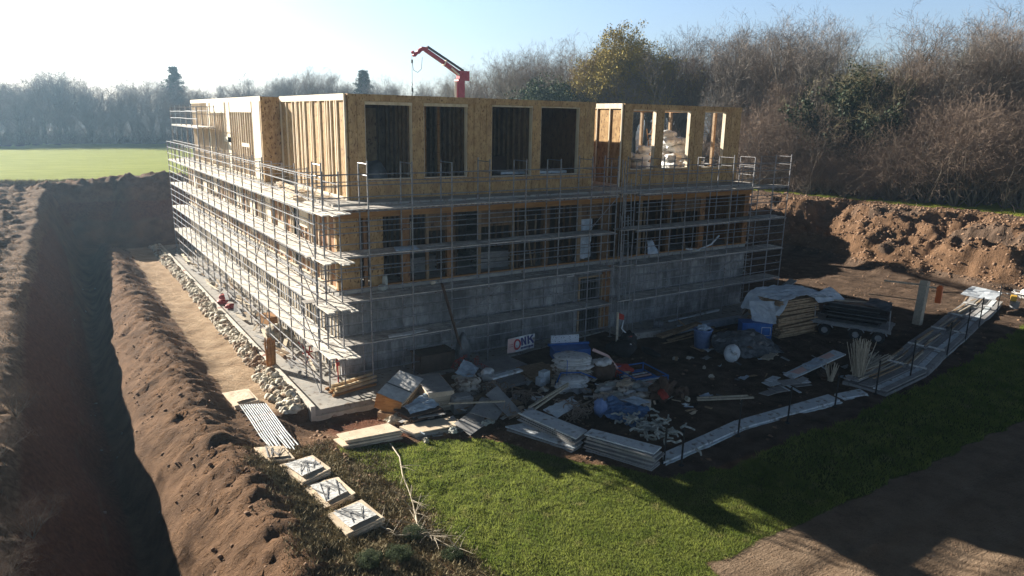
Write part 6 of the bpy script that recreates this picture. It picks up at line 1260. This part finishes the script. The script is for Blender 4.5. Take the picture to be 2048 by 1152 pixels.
MB().beam((30.2, -7.9, g - .1), (31.0, -7.6, g + 2.35), .42, .3, (1, 0, 0)).build('post', M['stick'], T); MB().tube((31.1, -7.7, g + 2.1), (29.9, -5.9, g + 2.15), .05, 6).tube((31.0, -7.8, g + 2.05), (31.5, -8.3, g + 2.0), .05, 6).build('cross_arm', M['stick'], T); MB().tube((30.6, -7.7, g + 1.3), (29.0, -5.6, g + 1.4), .03, 5).build('side_stick', M['wood'], T)
MB().obox((31.4, -8.25, g + 1.65), (.35, .28, .9), ang=.3).obox((31.4, -8.25, g + 2.12), (.2, .16, .08), ang=.3).build('orange_can', M['orange'], T)
T = thing('wrapped_debris', 'heap of grey bars and white film at the right edge of the photo', 'debris', (40.5, -8.5, 0)); rn = random.Random(3); g = hz(40.6, -8.6)
for k in range(16): x = 40.2 + rn.uniform(-.6, 1.4); y = -8.6 + rn.uniform(-.9, .6); a = rn.uniform(0, 6); MB().beam((x, y, g + .3 + .03 * k), (x + math.cos(a) * .9, y + math.sin(a) * .9, g + .3 + rn.uniform(0, .5)), .07, .05).build('bar', M['grey' if k % 3 else 'plyg'], T)
MB().lump((41.3, -9.0, g + .6), (.7, .5, .35), 4, .2, sub=2).build('film', M['wrap'], T, smooth=True)
tag(MB().lathe((39.2, -9.0, hz(39.2, -9)), [(.22, 0), (.26, .4), (.28, .42)], 10).build('bucket', M['grey']), 'grey bucket beside the far end of the walkway', 'bucket')
tag(MB().obox((39.3, -8.85, hz(39.3, -8.9) + .6), (.5, .3, .3), ang=.4).build('yellow_tool', mat('yellow_paint', (.6, .35, .05), (.7, .45, .08), 5, .6)), 'small yellow tool resting on the grey bucket', 'tool')
# bare saplings and cut branches
def branchy(name, label, cat, pts, n, L_, seed, m='stick', r=.018, up=.4, group=None):
    rn = random.Random(seed); T = thing(name, label, cat, pts[0], group); MB().path(pts, r, 5, r * .4).build('stem', M[m], T); mb = MB()
    for k in range(n):
        i = rn.randrange(len(pts) - 1); p = Vector(pts[i]).lerp(Vector(pts[i + 1]), rn.random()); d = Vector((rn.gauss(0, 1), rn.gauss(0, 1), rn.uniform(0, up * 2))).normalized(); q = p + d * L_ * rn.uniform(.3, 1); mb.path([p, p.lerp(q, .5) + Vector((0, 0, .03)), q], r * .45, 4, r * .15)
    mb.build('twigs', M[m], T); return T
P3 = lambda L2, dz=.06: [(x, y, hz(x, y) + dz) for x, y in L2]
branchy('fallen_branch', 'long thin pale branch lying curved across the lawn edge', 'branch', P3([(-.85, -6.9), (-1.0, -8.0), (-1.45, -9.2), (-1.7, -10.2), (-1.9, -10.9), (-2.2, -11.7), (-2.55, -12.6)]), 22, .7, 1, r=.022, up=.15)
branchy('fallen_branch', 'forked pale branch at the bottom edge right of the board stacks', 'branch', P3([(-2.0, -11.2), (-2.3, -12.0), (-2.2, -12.9), (-1.9, -13.7)], .1), 30, .9, 2, r=.022, up=.3)
branchy('fallen_branch', 'cut branch beside the nearest wrapped board stack', 'branch', P3([(-3.4, -11.5), (-3.1, -12.4), (-2.4, -12.6), (-1.9, -12.5)], .1), 26, .6, 3, r=.02, up=.3)
for i, (x, y, h_) in enumerate([(-10.9, -5.5, 1.2), (-11.2, -8.5, 1.1), (-10.6, -11.0, 1.0), (-11.4, -1.5, 1.1), (-11.2, 2.5, .9), (-11.0, -14.0, 1.0)]):
    g = hz(x, y); T = thing('bank_sapling', ['bare reddish sapling on the left bank half way down the photo', 'second bare sapling on the left bank, nearer the camera', 'low bare sapling on the steep face of the left bank', 'bare sapling at the left edge above the others', 'small bare sapling farthest along the left bank', 'nearest bare sapling on the left bank'][i], 'sapling', (x, y, g), 'saplings on the left bank')
    o = bpy.data.objects.new('stems', PR['s'][0]); COL.objects.link(o); o.parent = T; o2 = bpy.data.objects.new('twigs', PR['s'][1]); COL.objects.link(o2); o2.parent = T
    T.scale = (h_ * 1.2, h_ * 1.2, h_); T.rotation_euler.z = i
# low green brushwood where the branches lie
rn = random.Random(7)
for i, (x, y, s_) in enumerate([(-2.6, -12.4, .5), (-3.4, -13.2, .55), (-2.1, -13.6, .45), (-4.2, -13.4, .5)]):
    T = thing('low_shrub', ['grey green low shrub beside the nearest board stack', 'grey green low shrub at the bottom edge below the board stacks', 'low shrub under the forked pale branch', 'low shrub at the bottom edge left of the others'][i], 'shrub', (x, y, hz(x, y) - .05), 'low shrubs by the board stacks'); T.scale = (s_ * 1.3, s_ * 1.3, s_ * .6); T.rotation_euler.z = i
    for nm_, me_ in zip(('stems', 'foliage'), (PR['e'][0], PR['low'][1] if 'low' in PR else PR['e'][1])): o = bpy.data.objects.new(nm_, me_); COL.objects.link(o); o.parent = T

# small loose waste between the bigger piles
for nm_, lb, c_, x0, x1, y0, y1, n_, sd_ in (('loose_waste', 'loose offcuts, film scraps and sticks between the wrapped pack and the grey sheets', 1, .2, 6.2, -7.4, -2.6, 85, 31), ('loose_waste', 'loose offcuts and scraps around the bag stack and the sack pile', 2, 6.2, 11.5, -10.6, -4.2, 95, 32), ('loose_waste', 'scattered scraps on the open yard left of the trailer', 3, 12.0, 20, -11.2, -4.0, 45, 33)):
    T = thing(nm_, lb, 'waste', ((x0 + x1) / 2, (y0 + y1) / 2, 0)); rn = random.Random(sd_)
    for k in range(n_):
        x = rn.uniform(x0, x1); y = rn.uniform(y0, y1)
        if c_ == 2 and y < -8.0 - (x - 6) * .4 + 3 and x < 7: y += 2
        z = max(hz(x, y), 0) + rn.uniform(.03, .22 if c_ < 3 else .06); a = rn.uniform(0, 3.14); l_ = rn.uniform(.15, .7); q = rn.random()
        m_ = rn.choice(('ply', 'plyg', 'wood', 'stick', 'foam', 'brownb', 'bluewrap', 'darktarp', 'wood', 'white'))
        if q < .45: MB().beam((x, y, z), (x + math.cos(a) * l_, y + math.sin(a) * l_, z + rn.uniform(-.04, .12)), rn.uniform(.03, .16), .025).build('offcut', M[m_], T)
        elif q < .75: MB().sheet([(x, y, z), (x + l_, y + .1, z + rn.uniform(-.05, .1)), (x + l_, y + l_ * .7, z), (x - .05, y + l_ * .6, z + rn.uniform(-.05, .12))], 5, 4, .012, .07, k).build('scrap', M[m_], T)
        else: MB().lump((x, y, z), (l_ * .35, l_ * .25, .09), k, .3, a, 2).build('lump', M[rn.choice(('sack', 'plyg', 'rubble', 'brownb', 'cloth'))], T)
# ---------------------------------------------------------------- air between the camera and the far wood
hb = MB(); hb.box(-330, 330, -80, 330, -7, 34)
hm = bpy.data.materials.new('hazy_air'); hm.use_nodes = True; ht = hm.node_tree; ht.nodes.remove(ht.nodes['Principled BSDF'])
pv = ht.nodes.new('ShaderNodeVolumePrincipled'); pv.inputs['Color'].default_value = (.48, .74, 1.0, 1); pv.inputs['Density'].default_value = 0.0005; pv.inputs['Anisotropy'].default_value = .55
ht.links.new(pv.outputs[0], ht.nodes['Material Output'].inputs['Volume'])
tag(hb.build('haze', hm), kind='stuff')
